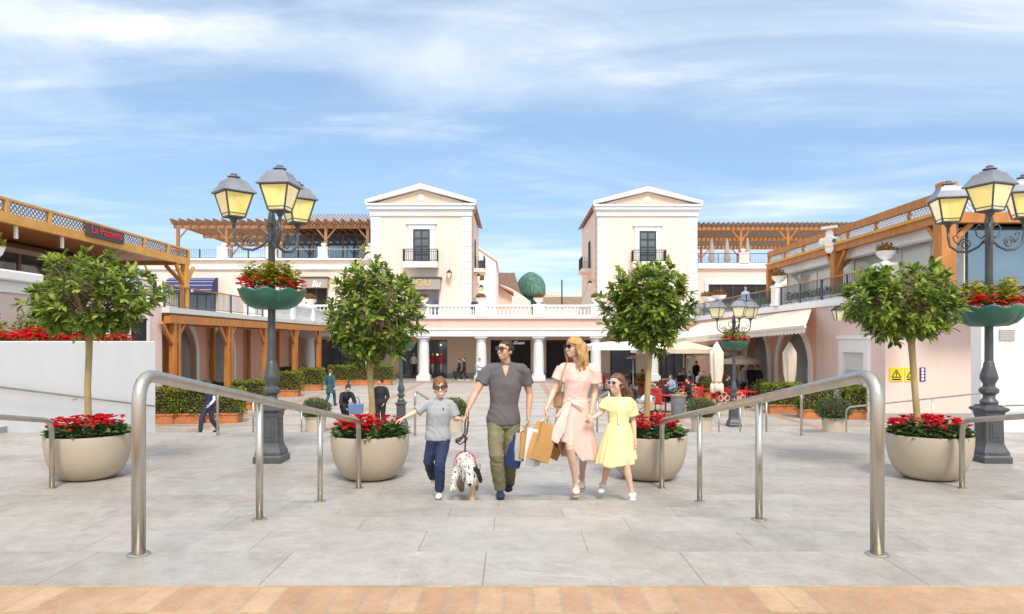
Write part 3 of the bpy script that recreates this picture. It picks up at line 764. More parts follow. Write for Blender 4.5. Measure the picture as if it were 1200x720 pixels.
# mannequins in the shop windows
def mannequin(label, px, top, bot):
    t = thing('mannequin', label, 'mannequin', (X(px, BW - .22), BW - .22, .07), 0, 'mannequins at the shop windows')
    MB().cbox((0, 0, 0), .5, .3, .35).build('plinth', darkw, t)
    MB().lathe([(.05, .35), (.09, .7), (.13, 1.1), (.15, 1.2)], n=10).build('legs', bot, t, True)
    m = MB(); m.lathe([(.15, 1.12), (.16, 1.2), (.14, 1.35), (.19, 1.6), (.17, 1.7), (.06, 1.76)], n=12)
    for s in (-1, 1): m.tube([(s * .17, 0, 1.66), (s * .24, -.02, 1.4), (s * .2, -.05, 1.15)], .045, 7)
    m.build('top', top, t, True)
    MB().ball((0, 0, 1.9), (.08, .09, .12), 10, 8).build('head', skinf, t, True)
mannequin('mannequin in a cream jumper in the shop window left of a column', 485, wcanvas, blackcl)
mannequin('mannequin in a red coat beside the white column', 507, redcl, paperg)
mannequin('mannequin in dark red behind the glass right of the red coat', 517, harn, paperg)
mannequin('mannequin in grey in the window behind the left hedges', 413, greycl, paperg)

# balustrade: one bay between each pair of piers, every baluster its own part
bal_me = MB().lathe([(.09, 0), (.09, .05), (.05, .08), (.085, .2), (.095, .27), (.05, .42), (.04, .5), (.07, .54), (.07, .58)], n=10).mesh('baluster')
def bay(label, x0, x1, y, z, h=.95, group='white balustrade bays along the terrace', n=12):
    t = thing('balustrade', label, 'balustrade', ((x0 + x1) / 2, y, z), 0, group)
    w = (x1 - x0) / 2
    MB().box(-w, w, -.14, .14, 0, .17).build('plinth', trim, t)
    MB().box(-w, w, -.16, .16, h - .16, h).build('hand_rail', trim, t)
    for i in range(n):
        o = link('baluster', bal_me, trim, t, True); o.location = (-w + (i + .5) * 2 * w / n, 0, .17); o.scale = (1, 1, (h - .33) / .58)
    return t
for i, x in enumerate(cols):
    tx = ['far left end', 'second pier', 'third pier', 'left tower shop', 'left tower corner', 'gap between the towers', 'right tower corner', 'tree behind the girl', 'cafe end'][i]
    pedestal('pale balustrade pier by the %s, over a column' % tx if i != 5 else 'white balustrade pier in the middle of the gap between the towers', (x, GD + .25, 4.9), .86, .96)
    urn('white urn of rusty foliage on the balustrade pier, %s' % (['leftmost', 'second from left', 'third from left', 'below the left tower shop', 'at the left tower corner', 'in the middle of the gap', 'at the right tower corner', 'above the tree behind the girl', 'rightmost'][i]), (x, GD + .25, 5.86), 1.0)
    if i < 8: bay('white balustrade bay, %s counted from the left' % ['first', 'second', 'third', 'fourth', 'fifth', 'sixth', 'seventh', 'eighth'][i], x + .43, cols[i + 1] - .43, GD + .25, 4.9)

# ------------------------------------------------------------------ the two gabled towers
def tower(label, x0, x1, y0, y1, zb, ze, za, dx, dz, out, doorm, shop):
    b = thing('gabled_tower', label, 'building', ((x0 + x1) / 2, y0, zb)); xc = (x0 + x1) / 2
    MB().prism([(x0, zb), (x1, zb), (x1, ze), (xc, za - .25), (x0, ze)], 'y', y0, y1).build('wall', cream, b, world=True)
    pw = .82; q = MB()
    for xa in (x0 - .04, x1 + .04 - pw):
        for k in range(int((ze - .9 - zb) / .62)):
            q.box(xa, xa + pw, y0 - .07, y0 + .02, zb + k * .62, zb + k * .62 + .6)
        if xa < xc: q.build('pilaster', trim, b, world=True, bevel=.015); q = MB()
    q.build('pilaster', trim, b, world=True, bevel=.015); q = MB()
    sx = x1 if out > 0 else x0
    for k in range(int((ze - .9 - zb) / .62)):
        q.box(*(sorted((sx - out * .01, sx + out * .06))), y0 + .02, y0 + .8, zb + k * .62, zb + k * .62 + .6)
    q.build('pilaster_side', trim, b, world=True, bevel=.015)
    e = MB(); e.box(x0 - .12, x1 + .12, y0 - .14, y0, ze - .95, ze - .42); e.box(x0 - .3, x1 + .3, y0 - .34, y0, ze - .42, ze - .12); e.box(x0 - .4, x1 + .4, y0 - .45, y0, ze - .12, ze + .04)
    for s, xe in ((-1, x0 - .45), (1, x1 + .45)):
        sl = (za - ze) / (xc - x0)
        e.prism([(xe, ze + .04), (xe, ze + .34), (xc, za + .2), (xc, za - .25)], 'y', y0 - .45, y0)
    e.build('pediment', trim, b, world=True)
    MB().prism([(x0, ze + .05), (x1, ze + .05), (xc, za - .3)], 'y', y0 - .06, y0 - .003).build('tympanum', peach, b, world=True)
    MB().lathe([(.28, 0), (.28, .05), (0, .05)], n=20, M=Matrix.Translation((0, -.06, (ze + za) / 2 - .18 - zb)) @ Matrix.Rotation(PI / 2, 4, 'X')).build('roundel', trim, b)
    r = MB()
    for s, xe in ((-1, x0 - .38), (1, x1 + .38)): r.prism([(xe, ze + .12), (xc, za + .205), (xc, za + .28), (xe, ze + .22)], 'y', y0 - .4, y1 + .3)
    r.build('roof', woodg, b, world=True)
    # balcony door on the front
    d0, d1 = dx; z0, z1 = dz
    opening(b, 'y', y0, d0, d1, z0, z1, doorm, glass, cols=2, rows=4, bar=.12, name='balcony_door')
    s = MB(); s.box(d0 - .45, d0 - .06, y0 - .08, y0, z0, z1 + .05); s.box(d1 + .06, d1 + .45, y0 - .08, y0, z0, z1 + .05); s.box(d0 - .5, d1 + .5, y0 - .1, y0, z1 + .08, z1 + .5); s.box(d0 - .65, d1 + .65, y0 - .22, y0, z1 + .5, z1 + .68)
    s.build('door_surround', trim, b, world=True)
    MB().box(d0 - .8, d1 + .8, y0 - 1.0, y0, z0 - .5, z0).build('balcony_slab', offw, b, world=True)
    g = MB()
    def rl(xa, ya, xb, yb):
        n = max(2, int(math.hypot(xb - xa, yb - ya) / .14))
        for i in range(n + 1):
            u = i / n; xx = xa + (xb - xa) * u; yy = ya + (yb - ya) * u; g.box(xx - .015, xx + .015, yy - .015, yy + .015, z0, z0 + 1.0)
        g.beam((xa, ya, z0 + 1), (xb, yb, z0 + 1), .05, .05); g.beam((xa, ya, z0 + .1), (xb, yb, z0 + .1), .04, .04); g.beam((xa, ya, z0 + .8), (xb, yb, z0 + .8), .03, .03)
    rl(d0 - .75, y0 - .95, d1 + .75, y0 - .95); rl(d0 - .75, y0 - .95, d0 - .75, y0); rl(d1 + .75, y0 - .95, d1 + .75, y0)
    g.build('balcony_railing', blackiron, b, world=True)
    # side face: shuttered window with small balcony, drain pipe
    ys = y0 + (y1 - y0) * .45
    opening(b, 'x', sx, ys - .7, ys + .7, z0 + .2, z1, doorm, glass, cols=2, rows=3, bar=.1, out=out, name='side_window')
    s = MB(); s.box(*sorted((sx, sx + out * .95)), ys - 1.6, ys + 1.6, z0 - .35, z0)
    s.build('side_balcony', offw, b, world=True)
    g = MB()
    for i in range(16): g.box(sx + out * .9 - .02, sx + out * .9 + .02, ys - 1.5 + i * .2 - .02, ys - 1.5 + i * .2 + .02, z0, z0 + 1.1)
    for i in range(4):
        for yy in (ys - 1.5, ys + 1.5): g.box(sx + out * (.2 + i * .22) - .02, sx + out * (.2 + i * .22) + .02, yy - .02, yy + .02, z0, z0 + 1.1)
    g.box(sx + out * .9 - .03, sx + out * .9 + .03, ys - 1.55, ys + 1.55, z0 + 1.1, z0 + 1.16)
    g.build('side_balcony_railing', blackiron, b, world=True)
    MB().tube([(sx + out * .16, y0 - .1, zb), (sx + out * .16, y0 - .1, ze - 1.0), (sx + out * .5, y0 - .3, ze - .2)], .06, 8).build('drain_pipe', woodg, b, world=True)
    if shop:
        xa, xb, zt, zs, zd = shop
        MB().box(xa, xb, y0 - .9, y0, zs, zt - .12).build('shop_awning', awgrey, b, world=True)
        MB().box(xa - .1, xb + .1, y0 - .98, y0, zt - .11, zt).build('awning_cover', frameb, b, world=True)
        MB().box(xa + .2, xb - .2, y0 - .06, y0 - .004, zb, zs).build('shop_door', glass, b, world=True)
        text('OU', .85, signgold, b, (-.2 + (xa + xb) / 2 - xc, -.93, (zs + zt) / 2 - zb), ext=.02, name='shop_lettering')
    return b
TL = tower('left gabled cream tower with a brown balcony door', X(435, 57), X(552, 57), 57, 70, 4.762, Z(240, 57), Z(219, 57), (X(485, 57), X(503, 57)), (Z(308, 57), Z(270, 57)), 1, frameb, (X(484, 57), X(517, 57), Z(326, 57), Z(340, 57), 0))
TR_ = tower('right gabled cream tower with a green balcony door', X(700.4, 61), X(816.6, 61), 61, 75, 4.762, Z(241, 61), Z(222, 61), (X(750, 61), X(768, 61)), (Z(308, 61), Z(272, 61)), -1, greenf, None)
b = thing('rear_house', 'white gabled house end behind the left tower', 'building', (-5, 76, 4.762))
MB().prism([(X(500, 76), 4.762), (X(581, 76), 4.762), (X(581, 76), Z(305, 76)), (X(540, 76), Z(278, 76)), (X(500, 76), Z(305, 76))], 'y', 76, 90).build('wall', white, b, world=True)
MB().prism([(X(582.5, 76), Z(306.5, 76)), (X(582.5, 76), Z(304, 76)), (X(540, 76), Z(275, 76)), (X(540, 76), Z(277.6, 76))], 'y', 75.8, 90).build('roof', offw, b, world=True)
opening(b, 'y', 76, X(561, 76), X(567, 76), Z(328, 76), Z(306, 76), frameb, glass, 2, 2, .08)
for px, py, d, o, l in ((527, 318, 57, (0, -1, 0), 'lantern on the front of the left tower beside its shop'), (800, 322, 61, (0, -1, 0), 'lantern on the front of the right tower, right of the door')):
    wall_lamp(l, (X(px, d), d, Z(py, d)), o)
wall_lamp('upper lantern on the side of the left tower', (X(552, 57), 61.5, Z(322, 62)), (1, 0, 0)); wall_lamp('lower lantern on the side of the left tower', (X(552, 57), 66.5, Z(334, 66)), (1, 0, 0))
wall_lamp('lantern on the side of the right tower under its balcony', (X(700.4, 61), 63.5, Z(329, 63)), (-1, 0, 0))

# far things in the gap between the towers
b = thing('far_house', 'brown roofed house far behind the gap between the towers', 'building', (X(592, 112), 112, 0))
MB().box(X(560, 112), X(606, 112), 112, 120, 0, Z(352, 112)).build('wall', pinkd, b, world=True)
MB().prism([(X(556, 112), Z(352, 112)), (X(612, 112), Z(352, 112)), (X(603, 112), Z(320.5, 112)), (X(575, 112), Z(320.5, 112))], 'y', 111, 121).build('roof', rooft, b, world=True)
b = thing('far_shed', 'small peach shed with a timber roof edge behind the balustrade', 'building', (X(588, 92), 92, 0))
MB().prism([(X(575, 92), 0), (X(600, 92), 0), (X(600, 92), Z(346, 92)), (X(580, 92), Z(333, 92)), (X(575, 92), Z(334, 92))], 'y', 92, 97).build('wall', peach, b, world=True)
MB().prism([(X(578, 92), Z(333, 92)), (X(602, 92), Z(345, 92)), (X(602, 92), Z(342.5, 92)), (X(578, 92), Z(331, 92))], 'y', 91, 97).build('roof', woodb, b, world=True)
b = thing('curved_gable_house', 'low white house with a curved gable behind the balustrade', 'building', (X(603, 100), 100, 0))
MB().prism([(X(580, 100), 0)] + [(X(580 + i * 4.2, 100), Z(333 + 21 * (i / 10) ** 1.7, 100)) for i in range(11)] + [(X(622, 100), 0)], 'y', 100, 108).build('wall', offw, b, world=True)
t = thing('green_dome', 'weathered green rounded roof between the towers', 'dome', (X(622, 116), 116, 0))
random.seed(2)
MB().lathe([(2.1, 0), (2.1, Z(352, 116)), (2.35, Z(350, 116))] + [(2.5 * math.cos(a) , Z(350, 116) + 4.4 * math.sin(a) ** .8) for a in [i * PI / 2 / 10 for i in range(11)]], n=40, mod=lambda q, r, z, i: (r * (1.05 + .04 * math.sin(q * 13) + .06 * math.sin(q * 3 + z)), z + .15 * math.sin(3 * q))).build('dome', copper, t, True)
MB().box(2.2, 5.0, -2, 2, Z(349, 116), Z(347, 116)).build('canopy_edge', woody, t)
b = thing('far_hall', 'low white hall with a brown band behind the balustrade', 'building', (X(660, 108), 108, 0))
MB().box(X(634, 108), X(684, 108), 108, 116, 0, Z(347, 108)).build('wall', offw, b, world=True)
MB().box(X(634, 108), X(690, 108), 107.8, 108, Z(358, 108), Z(348, 108)).build('band', woodg, b, world=True)
MB().tube([(X(658.5, 92), 92, 0), (X(658.5, 92), 92, Z(328, 92))], .09, 8).build('sign_pole', blackiron); D.objects['sign_pole'].location = (0, 0, 0)
tag(D.objects['sign_pole'], 'thin dark pole rising from the gap between the towers', 'pole')
t = thing('closed_parasol', 'grey closed parasol by the right tower corner', 'parasol', (X(688, 57), 57, 4.762))
MB().prism([(-.75, 0), (.2, .0), (.75, 2.6), (.5, 3.1), (.0, 2.9), (-.6, 1.2)], 'y', -.3, .3).build('cover', awgrey, t, bevel=.12)

# ------------------------------------------------------------------ upper left wing: roof terrace with pergola
b = thing('cream_wing', 'cream building with a roof terrace left of the left tower', 'building', (-21, 60, 4.762))
WZ = Z(305, 60)
MB().box(X(165, 60), X(435, 60), 60, 82, 0, WZ).build('wall', cream, b, world=True)
MB().box(X(164, 60), X(434, 60), 59.8, 60, Z(316, 60), Z(313, 60)).build('ledge', white, b, world=True)
MB().box(X(164, 60), X(434, 60), 59.7, 60.2, WZ, WZ + .12).build('coping', white, b, world=True)
opening(b, 'y', 60, X(359, 60), X(383, 60), 4.77, Z(338, 60), frameb, dark, 2, 1, .1, name='shop_window')
MB().box(X(356, 60), X(386, 60), 59.2, 60, Z(338, 60), Z(327, 60)).build('shop_awning', awgrey, b, world=True)
MB().box(X(355, 60), X(387, 60), 59.1, 60, Z(327, 60) + .01, Z(325.5, 60)).build('awning_cover', frameb, b, world=True)
text('liu', .8, signwhite, b, (X(370, 59.1) + 21, -.86, Z(333, 59.1) - 4.762), shear=.3, ext=.02, name='shop_lettering')
opening(b, 'y', 60, X(210, 60), X(252, 60), 4.77, Z(345, 60), frameb, glass, 4, 1, .1, name='shop_window')
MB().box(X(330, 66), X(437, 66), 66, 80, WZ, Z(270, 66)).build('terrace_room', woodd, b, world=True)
opening(b, 'y', 66, X(332, 66), X(437, 66), WZ + .1, Z(275, 66), woodb, glassb, 6, 1, .14, name='terrace_window')
t = thing('navy_awning', 'rounded navy striped awning on the cream building', 'awning', (X(228, 60), 60, Z(345, 60)))
w = (X(255, 60) - X(200, 60)) / 2
MB().prism([(0, 1.45)] + [(-1.3 * math.sin(a), .15 + 1.3 * math.cos(a)) for a in [i * PI / 16 for i in range(9)]] + [(-1.3, 0), (0, 0)], 'x', -w, w).build('cover', navyaw, t)
m = MB()
for i in range(5): m.tube([(-w - .01, -1.31 * math.sin(a), .15 + 1.31 * math.cos(a)) for a in (.25 + i * .3,)] + [(w + .01, -1.31 * math.sin(.25 + i * .3), .15 + 1.31 * math.cos(.25 + i * .3))], .018, 5)
m.build('piping', paper, t)
MB().box(-.5, .5, -1.34, -1.30, .1, .42).build('badge', paper, t)
xs = [X(p, 60) for p in (205, 262, 319, 379, 434)]
for i, x in enumerate(xs[1:]): pedestal('white ball-topped pedestal on the left roof terrace, %s from the left' % ['first', 'second', 'third', 'fourth'][i], (x, 60.1, WZ + .12), .8, 1.0, group='ball topped pedestals on the left roof terrace', ball=True)
for i in range(4): railing('terrace_railing', 'grey railing on the left roof terrace, %s stretch from the left' % ['first', 'second', 'third', 'last'][i], (xs[i] + .4, 60.1, WZ + .12), (xs[i + 1] - .4, 60.1, WZ + .12), .85, blackiron, steel, 2.2, .16, 'roof terrace railings')
def pergola(label, x0, x1, y0, y1, zf, zb, zt, posts, mw, mr, nraf, nback=3, lat=None, ov=.9, braces=True):
    t = thing('timber_pergola', label, 'pergola', ((x0 + x1) / 2, y0, zf))
    for yy in (y0, (y0 + y1) / 2, y1): MB().box(x0, x1, yy - .09, yy + .09, zb, zb + .28).build('beam', mw, t, world=True)
    for i in range(nraf):
        x = x0 + .1 + (x1 - x0 - .2) * i / (nraf - 1)
        MB().prism([(y0 - ov, zt - .12), (y0 - ov, zt), (y1 + .4, zt), (y1 + .4, zb + .28), (y0 - ov * .5, zb + .28)], 'x', x - .06, x + .06).build('rafter', mr, t, world=True)
    for p in posts:
        for yy in (y0, y1):
            m = MB(); m.box(p - .12, p + .12, yy - .11, yy + .11, zf, zb)
            if braces:
                for s in (-1, 1):
                    if x0 < p + s * .8 < x1: m.beam((p + s * .1, yy, zb - .9), (p + s * .85, yy, zb), .1, .12)
            m.build('post', mw, t, world=True)
    return t
PG = pergola('brown timber pergola on the left roof terrace', X(204, 60.5), X(434, 60.5), 60.5, 72, WZ, Z(268, 60.5), Z(258, 60.5), [X(p, 60.5) for p in (208.5, 266, 320, 382, 431)], woodb, woodb, 24)
m = MB(); lattice(m, (X(350, 60.3), 60.2), (X(434, 60.3), 60.2), Z(265, 60.3), Z(251, 60.3), .3, .05, .04); m.build('lattice_screen', woodb, PG, world=True)
MB().box(X(330, 60.5), X(434, 60.5), 61, 72, Z(259, 60.5), Z(258, 60.5)).build('roof_mat', woodg, PG, world=True)

# ------------------------------------------------------------------ upper right wing: pink with pergola
b = thing('pink_wing', 'pink building with a roof terrace right of the right tower', 'building', (20, 64, 4.762)); RZ = Z(315, 64)
MB().box(X(817, 64), X(990, 64), 64, 82, 0, RZ).build('wall', pink, b, world=True)
MB().box(X(817, 64), X(990, 64), 63.7, 64.2, RZ, Z(309, 64)).build('coping', white, b, world=True)
MB().box(X(826, 64), X(990, 64), 63.85, 64, Z(333.5, 64), Z(329, 64)).build('lintel', white, b, world=True)
MB().box(X(826, 64), X(829.5, 64), 63.85, 64, 4.77, Z(334, 64)).build('door_surround', white, b, world=True)
opening(b, 'y', 64, X(831, 64), X(900, 64), 4.77, Z(334, 64), frameb, dark, 5, 1, .1, name='shop_window')
rz = Z(309, 64)
pedestal('white pedestal on the right roof terrace', (X(871, 64), 64.1, rz), .9, 1.0, pink, 'ball topped pedestals on the right roof terrace', True)
railing('terrace_railing', 'dark railing on the right roof terrace beside the tower', (X(819, 64), 64.1, rz), (X(865, 64), 64.1, rz), .95, blueiron, blackiron, 2.2, .14, 'roof terrace railings')
railing('terrace_railing', 'dark railing on the right roof terrace beside the timber pavilion', (X(877, 64), 64.1, rz), (X(985, 64), 64.1, rz), .95, blueiron, blackiron, 2.2, .14, 'roof terrace railings')
pergola('brown timber pergola on the right roof terrace', X(816, 64.5), X(995, 64.5), 64.5, 78, rz, Z(270, 64.5), Z(262, 64.5), [X(p, 64.5) for p in (868, 923, 985)], wood, woodg, 32)
for px, l in ((834, 'left'), (852, 'middle'), (876, 'right')):
    t = thing('closed_parasol', 'grey closed parasol under the right roof pergola, %s of three' % l, 'parasol', (X(px, 67), 67, rz - .2), 0, 'closed parasols under the right roof pergola')
    MB().lathe([(.28, .7), (.36, .9), (.2, 2.2), (.1, 2.9), (0, 3.1)], n=10, mod=lambda q, r, z, i: (r * (1 + .15 * math.sin(5 * q)), z)).build('cover', paperg, t); MB().tube([(0, 0, 0), (0, 0, 1)], .04, 6).build('pole', frameb, t)

# ------------------------------------------------------------------ left side building: arcade, lower timber canopy, terrace, upper timber pavilion
b = thing('left_arcade_building', 'salmon building with white arches behind the left timber canopy', 'building', (-17, 26, 0)); TZ = 4.42
m = MB(); AL = [(33.4, 36.7, 2.35), (38.5, 41.6, 2.35)]
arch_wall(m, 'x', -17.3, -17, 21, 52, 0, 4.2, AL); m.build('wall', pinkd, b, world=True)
MB().box(-17.6, -17.3, 52, 60, 0, 4.4).build('end_wall', pinkd, b, world=True)
for a, c, zs in AL:
    m = MB(); arch_band(m, 'x', -17, -16.94, a, c, 0, zs, .32); m.build('arch_surround', white, b, world=True)
    MB().box(-19.2, -17.3, c, c + .05, 0, 4.2).build('arch_reveal', white, b, world=True); MB().box(-19.2, -17.3, a - .05, a, 0, 4.2).build('arch_reveal', white, b, world=True)
    MB().box(-19.25, -19.2, a, c, 0, 4.2).build('doorway', dark, b, world=True)
    MB().box(-17.25, -17.18, a, a + .95, 0, 3.3).build('door_leaf', greenf, b, world=True)
    q = MB()
    for k in range(4): q.box(-17.175, -17.165, a + .35, a + .55, 1.5 + k * .3, 1.7 + k * .3)
    q.build('door_sign', signwhite, b, world=True)
    MB().lathe([(.05, -.25), (.16, -.2), (.22, 0), (.05, .1), (0, .12)], c=(.1, (a + c) / 2 - 26, zs + 1.95 + .2), n=10).build('keystone', white, b)
MB().box(-17.02, -16.97, 31.5, 32.2, 2.75, 3.05).build('exit_sign', greenf, b, world=True)
MB().box(-30, -13.7, 27.3, GD - .4, 4.2, TZ).build('terrace_slab', offw, b, world=True)
MB().box(-30, -14.0, 13, 27.3, 0, TZ).build('terrace_base', pink, b, world=True)
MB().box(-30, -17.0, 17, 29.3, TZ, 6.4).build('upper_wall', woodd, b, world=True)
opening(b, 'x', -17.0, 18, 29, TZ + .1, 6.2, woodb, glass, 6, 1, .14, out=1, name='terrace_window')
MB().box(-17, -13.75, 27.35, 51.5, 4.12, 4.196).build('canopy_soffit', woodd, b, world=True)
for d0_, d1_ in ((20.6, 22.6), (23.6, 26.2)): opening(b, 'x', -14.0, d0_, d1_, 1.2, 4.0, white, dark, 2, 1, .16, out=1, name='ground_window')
t = thing('timber_canopy', 'orange timber post canopy in front of the left arches', 'pergola', (-13.9, 28, 0))
MB().box(-13.98, -13.7, 27.4, 51.4, 3.78, 4.11).build('front_beam', wood, t, world=True)
MB().box(-16.9, -16.7, 27.4, 51.4, 3.85, 4.11).build('wall_beam', wood, t, world=True)
for d in (27.9, 33.2, 38.2, 43.4, 48.8):
    for x, k in ((-13.85, 0), (-16.75, 1)):
        m = MB(); m.box(x - .11, x + .11, d - .11, d + .11, 0, 3.78)
        if k == 0: m.box(x - .09, x + .09, d + .3, d + .5, 0, 3.78); m.beam((x, d + .15, 3.0), (x, d + .9, 3.78), .12, .14); m.beam((x, d - .15, 3.0), (x, d - .9, 3.78), .12, .14)
        m.build('post', wood, t, world=True)
    MB().box(-16.7, -13.98, d - .1, d + .1, 3.85, 4.11).build('cross_beam', wood, t, world=True)
railing('terrace_railing', 'grey railing with a timber top on the left terrace', (-13.95, 27.4, TZ), (-13.95, 38.2, TZ), .92, blueiron, wood, 2.4, .14, 'terrace railings with timber tops')
railing('terrace_railing', 'grey railing beside the large left pedestal', (-14.2, 21.5, TZ), (-14.2, 27.2, TZ), 1.0, blueiron, wood, 2.4, .14, 'terrace railings with timber tops')
bayy = [38.6, 43, 47.4, 51.6]
for i in range(3):
    t = bay('white balustrade bay along the left terrace edge, %s' % ['nearest', 'middle', 'farthest'][i], -2.0, 2.0, 0, TZ)
    t.rotation_euler = (0, 0, PI / 2); t.location = (-13.95, (bayy[i] + bayy[i + 1]) / 2, TZ)
for i, d in enumerate(bayy[:3]):
    pedestal('white pedestal on the left terrace edge, %s' % ['at the end of the railing', 'second', 'third'][i], (-13.95, d, TZ), .5, 1.05)
    urn('white urn of rusty leaves on the left terrace, %s' % ['nearest', 'second', 'farthest'][i], (-13.95, d, TZ + 1.05), .95)
t = thing('large_pedestal', 'large white and pink pedestal at the left edge', 'pedestal', (-14.9, 19.5, 0))
pz = Z(322, 19.5)
MB().box(-17.2, -13.9, 18.0, 19.8, 0, Z(345, 19.5)).build('base', pink, t, world=True)
MB().box(-17.25, -13.85, 17.95, 19.85, Z(345, 19.5), pz - .25, ).build('block', white, t, world=True)
MB().box(-17.4, -13.7, 17.8, 20.0, pz - .25, pz + .05).build('cap', white, t, world=True, bevel=.05)
urn('large white urn with a wide green and rusty plant, left edge', (-14.7, 18.9, pz + .05), 1.35, lm=lime)
# upper timber pavilion
t = thing('timber_pavilion', 'honey timber pavilion with a lattice parapet, upper left', 'pergola', (-14, 22, TZ)); fz0, fz1, fz2 = 6.34, 6.62, 7.0
MB().box(-14.14, -13.96, 13, 29.6, fz0, fz1).build('fascia_beam', woody, t, world=True)
MB().box(-14.1, -14.0, 13, 29.6, fz2 - .03, fz2 + .04).build('top_rail', woody, t, world=True)
MB().box(-20, -14.14, 29.45, 29.6, fz0, fz1).build('end_beam', woody, t, world=True)
MB().box(-20, -14.1, 29.5, 29.58, fz2 - .03, fz2 + .04).build('end_rail', woody, t, world=True)
m = MB(); lattice(m, (-14.05, 13), (-14.05, 29.55), fz1, fz2 - .03, .16, .03, .016); lattice(m, (-20, 29.55), (-14.05, 29.55), fz1, fz2 - .03, .16, .03, .016); m.build('lattice_screen', woodg, t, world=True)
for d in [13.6 + 1.78 * i for i in range(10)]: MB().box(-14.11, -13.99, d - .06, d + .06, fz1, fz2 - .03).build('parapet_post', woody, t, world=True)
m = MB()
for i in range(40): m.box(-14.2 - .145 * (i + 1), -14.2 - .145 * i - .012, 13, 29.4, fz0 + .16, fz0 + .2)
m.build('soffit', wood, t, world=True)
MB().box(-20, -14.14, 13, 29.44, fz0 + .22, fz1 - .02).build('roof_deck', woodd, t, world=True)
for d in (15.5, 17.5, 19.5, 21.5): MB().box(-14.2, -14.14, d - .05, d + .05, fz0 - .35, fz0).build('bracket', white, t, world=True)
MB().box(-16, -15.9, 15, 29, fz0 - .45, fz0 - .3).build('blind_box', woodg, t, world=True)
for d in (16.0, 29.35):
    m = MB(); m.box(-14.2, -13.94, d - .14, d + .14, TZ, fz0)
    for s in (-1, 1): m.beam((-14.07, d + s * .1, fz0 - .8), (-14.07, d + s * .8, fz0 - .02), .12, .14)
    m.beam((-14.15, d, fz0 - .8), (-14.9, d, fz0 - .02), .12, .14); m.build('post', woody, t, world=True)
t = thing('restaurant_sign', 'charcoal sign board with red letters on the upper left timber pavilion', 'sign', (-13.9, 24, 6.8))
sy0, sy1 = 14 * 800 / (600 - 98), 14 * 800 / (600 - 141)
MB().box(-13.955, -13.86, sy0, sy1, Z(276, 22.3) , Z(262, 22.3) + .02).build('board', signgrey, t, world=True)
zc = (Z(276, 22.3) + Z(262, 22.3)) / 2
text('La Pasteria', .36, signred, t, (.055, (sy0 + sy1) / 2 - 24, zc + .04 - 6.8), (PI / 2, 0, PI / 2), .006, width=1.75)

# ------------------------------------------------------------------ right side building
b = thing('right_arcade_building', 'pink building with white arches along the right side of the plaza', 'building', (14, 30, 0)); FZ = 4.9
AR = [(32.1, 35.9, 1.75), (37.3, 40.6, 2.0), (43, 46.3, 2.0)]
m = MB(); arch_wall(m, 'x', 14, 14.4, 25.6, 31.4, 0, 4.6, []); m.build('wall', pink, b, world=True)
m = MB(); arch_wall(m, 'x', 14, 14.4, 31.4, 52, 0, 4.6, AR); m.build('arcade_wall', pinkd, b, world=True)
MB().box(14.4, 24, 25.6, 26, 0, 4.6).build('front_wall', pink, b, world=True)
MB().box(14, 24, 25.54, 25.6, .0, .36).build('skirting', wgrey, b, world=True); MB().box(13.94, 14, 25.54, 31.4, .0, .36).build('side_skirting', wgrey, b, world=True)
MB().box(13.88, 24, 25.48, 52, 4.6, FZ).build('terrace_slab', white, b, world=True)
for a, c, zs in AR:
    m = MB(); arch_band(m, 'x', 13.92, 14, a, c, 0, zs, .35); m.build('arch_surround', white, b, world=True)
    MB().box(14.4, 16.5, c, c + .06, 0, 4.55).build('arch_reveal', white, b, world=True); MB().box(14.4, 16.5, a - .06, a, 0, 4.55).build('arch_reveal', white, b, world=True)
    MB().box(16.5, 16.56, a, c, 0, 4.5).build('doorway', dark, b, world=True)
    MB().box(14.5, 14.58, a, a + 1.5, 0, 3.4).build('door_leaf', glass, b, world=True)
    for k in range(2): MB().ball((14.44, a + .6 + k * .4, 1.7 + .8 * k), .1, 8, 6).build('amber_lamp', shopl, b, world=True)
# white framed doorway on the long wall
m = MB(); m.box(13.86, 14, 26.6, 26.95, 0, 3.15); m.box(13.86, 14, 28.65, 29.0, 0, 3.15); m.box(13.86, 14, 26.95, 28.65, 2.6, 3.15); m.box(13.8, 14, 26.5, 29.1, 3.15, 3.3); m.build('door_surround', white, b, world=True)
MB().box(13.97, 13.995, 26.95, 28.65, 0, 2.6).build('door', offw, b, world=True)
MB().box(13.93, 13.969, 27.15, 28.5, 0, 1.9).build('door_leaf', paperg, b, world=True)
for x0, x1, mt, l in ((1042, 1058, yell, 'yellow sign with a black triangle on the pink wall, left one'), (1060, 1075, yell, 'yellow sign with a black triangle on the pink wall, right one'), (1077.5, 1084, purple, 'narrow purple sign with white symbols on the pink wall')):
    y = 25.6; t = thing('wall_sign', l, 'sign', (X((x0 + x1) / 2, y), y, Z(439, y))); w = (X(x1, y) - X(x0, y)) / 2
    MB().box(-w, w, -.03, -.003, -.26, .26).build('plate', mt, t)
    if mt is yell:
        q = MB(); A, B, C = (-.17, -.1), (.17, -.1), (0, .17)
        for p, r in ((A, B), (B, C), (C, A)): q.beam((p[0], -.034, p[1]), (r[0], -.034, r[1]), .01, .03)
        q.tube([(0, -.036, .08), (0, -.036, -.02)], .018, 6); q.box(-.018, .018, -.04, -.03, -.07, -.045); q.box(-.17, .17, -.036, -.03, -.21, -.16)
        q.build('symbol', signblack, t)
    else:
        q = MB()
        for k in range(4): q.lathe([(.05, 0), (.05, .006), (0, .006)], n=10, M=Matrix.Translation((0, -.03, -.18 + .12 * k)) @ Matrix.Rotation(PI / 2, 4, 'X'))
        q.build('symbol', signwhite, t)
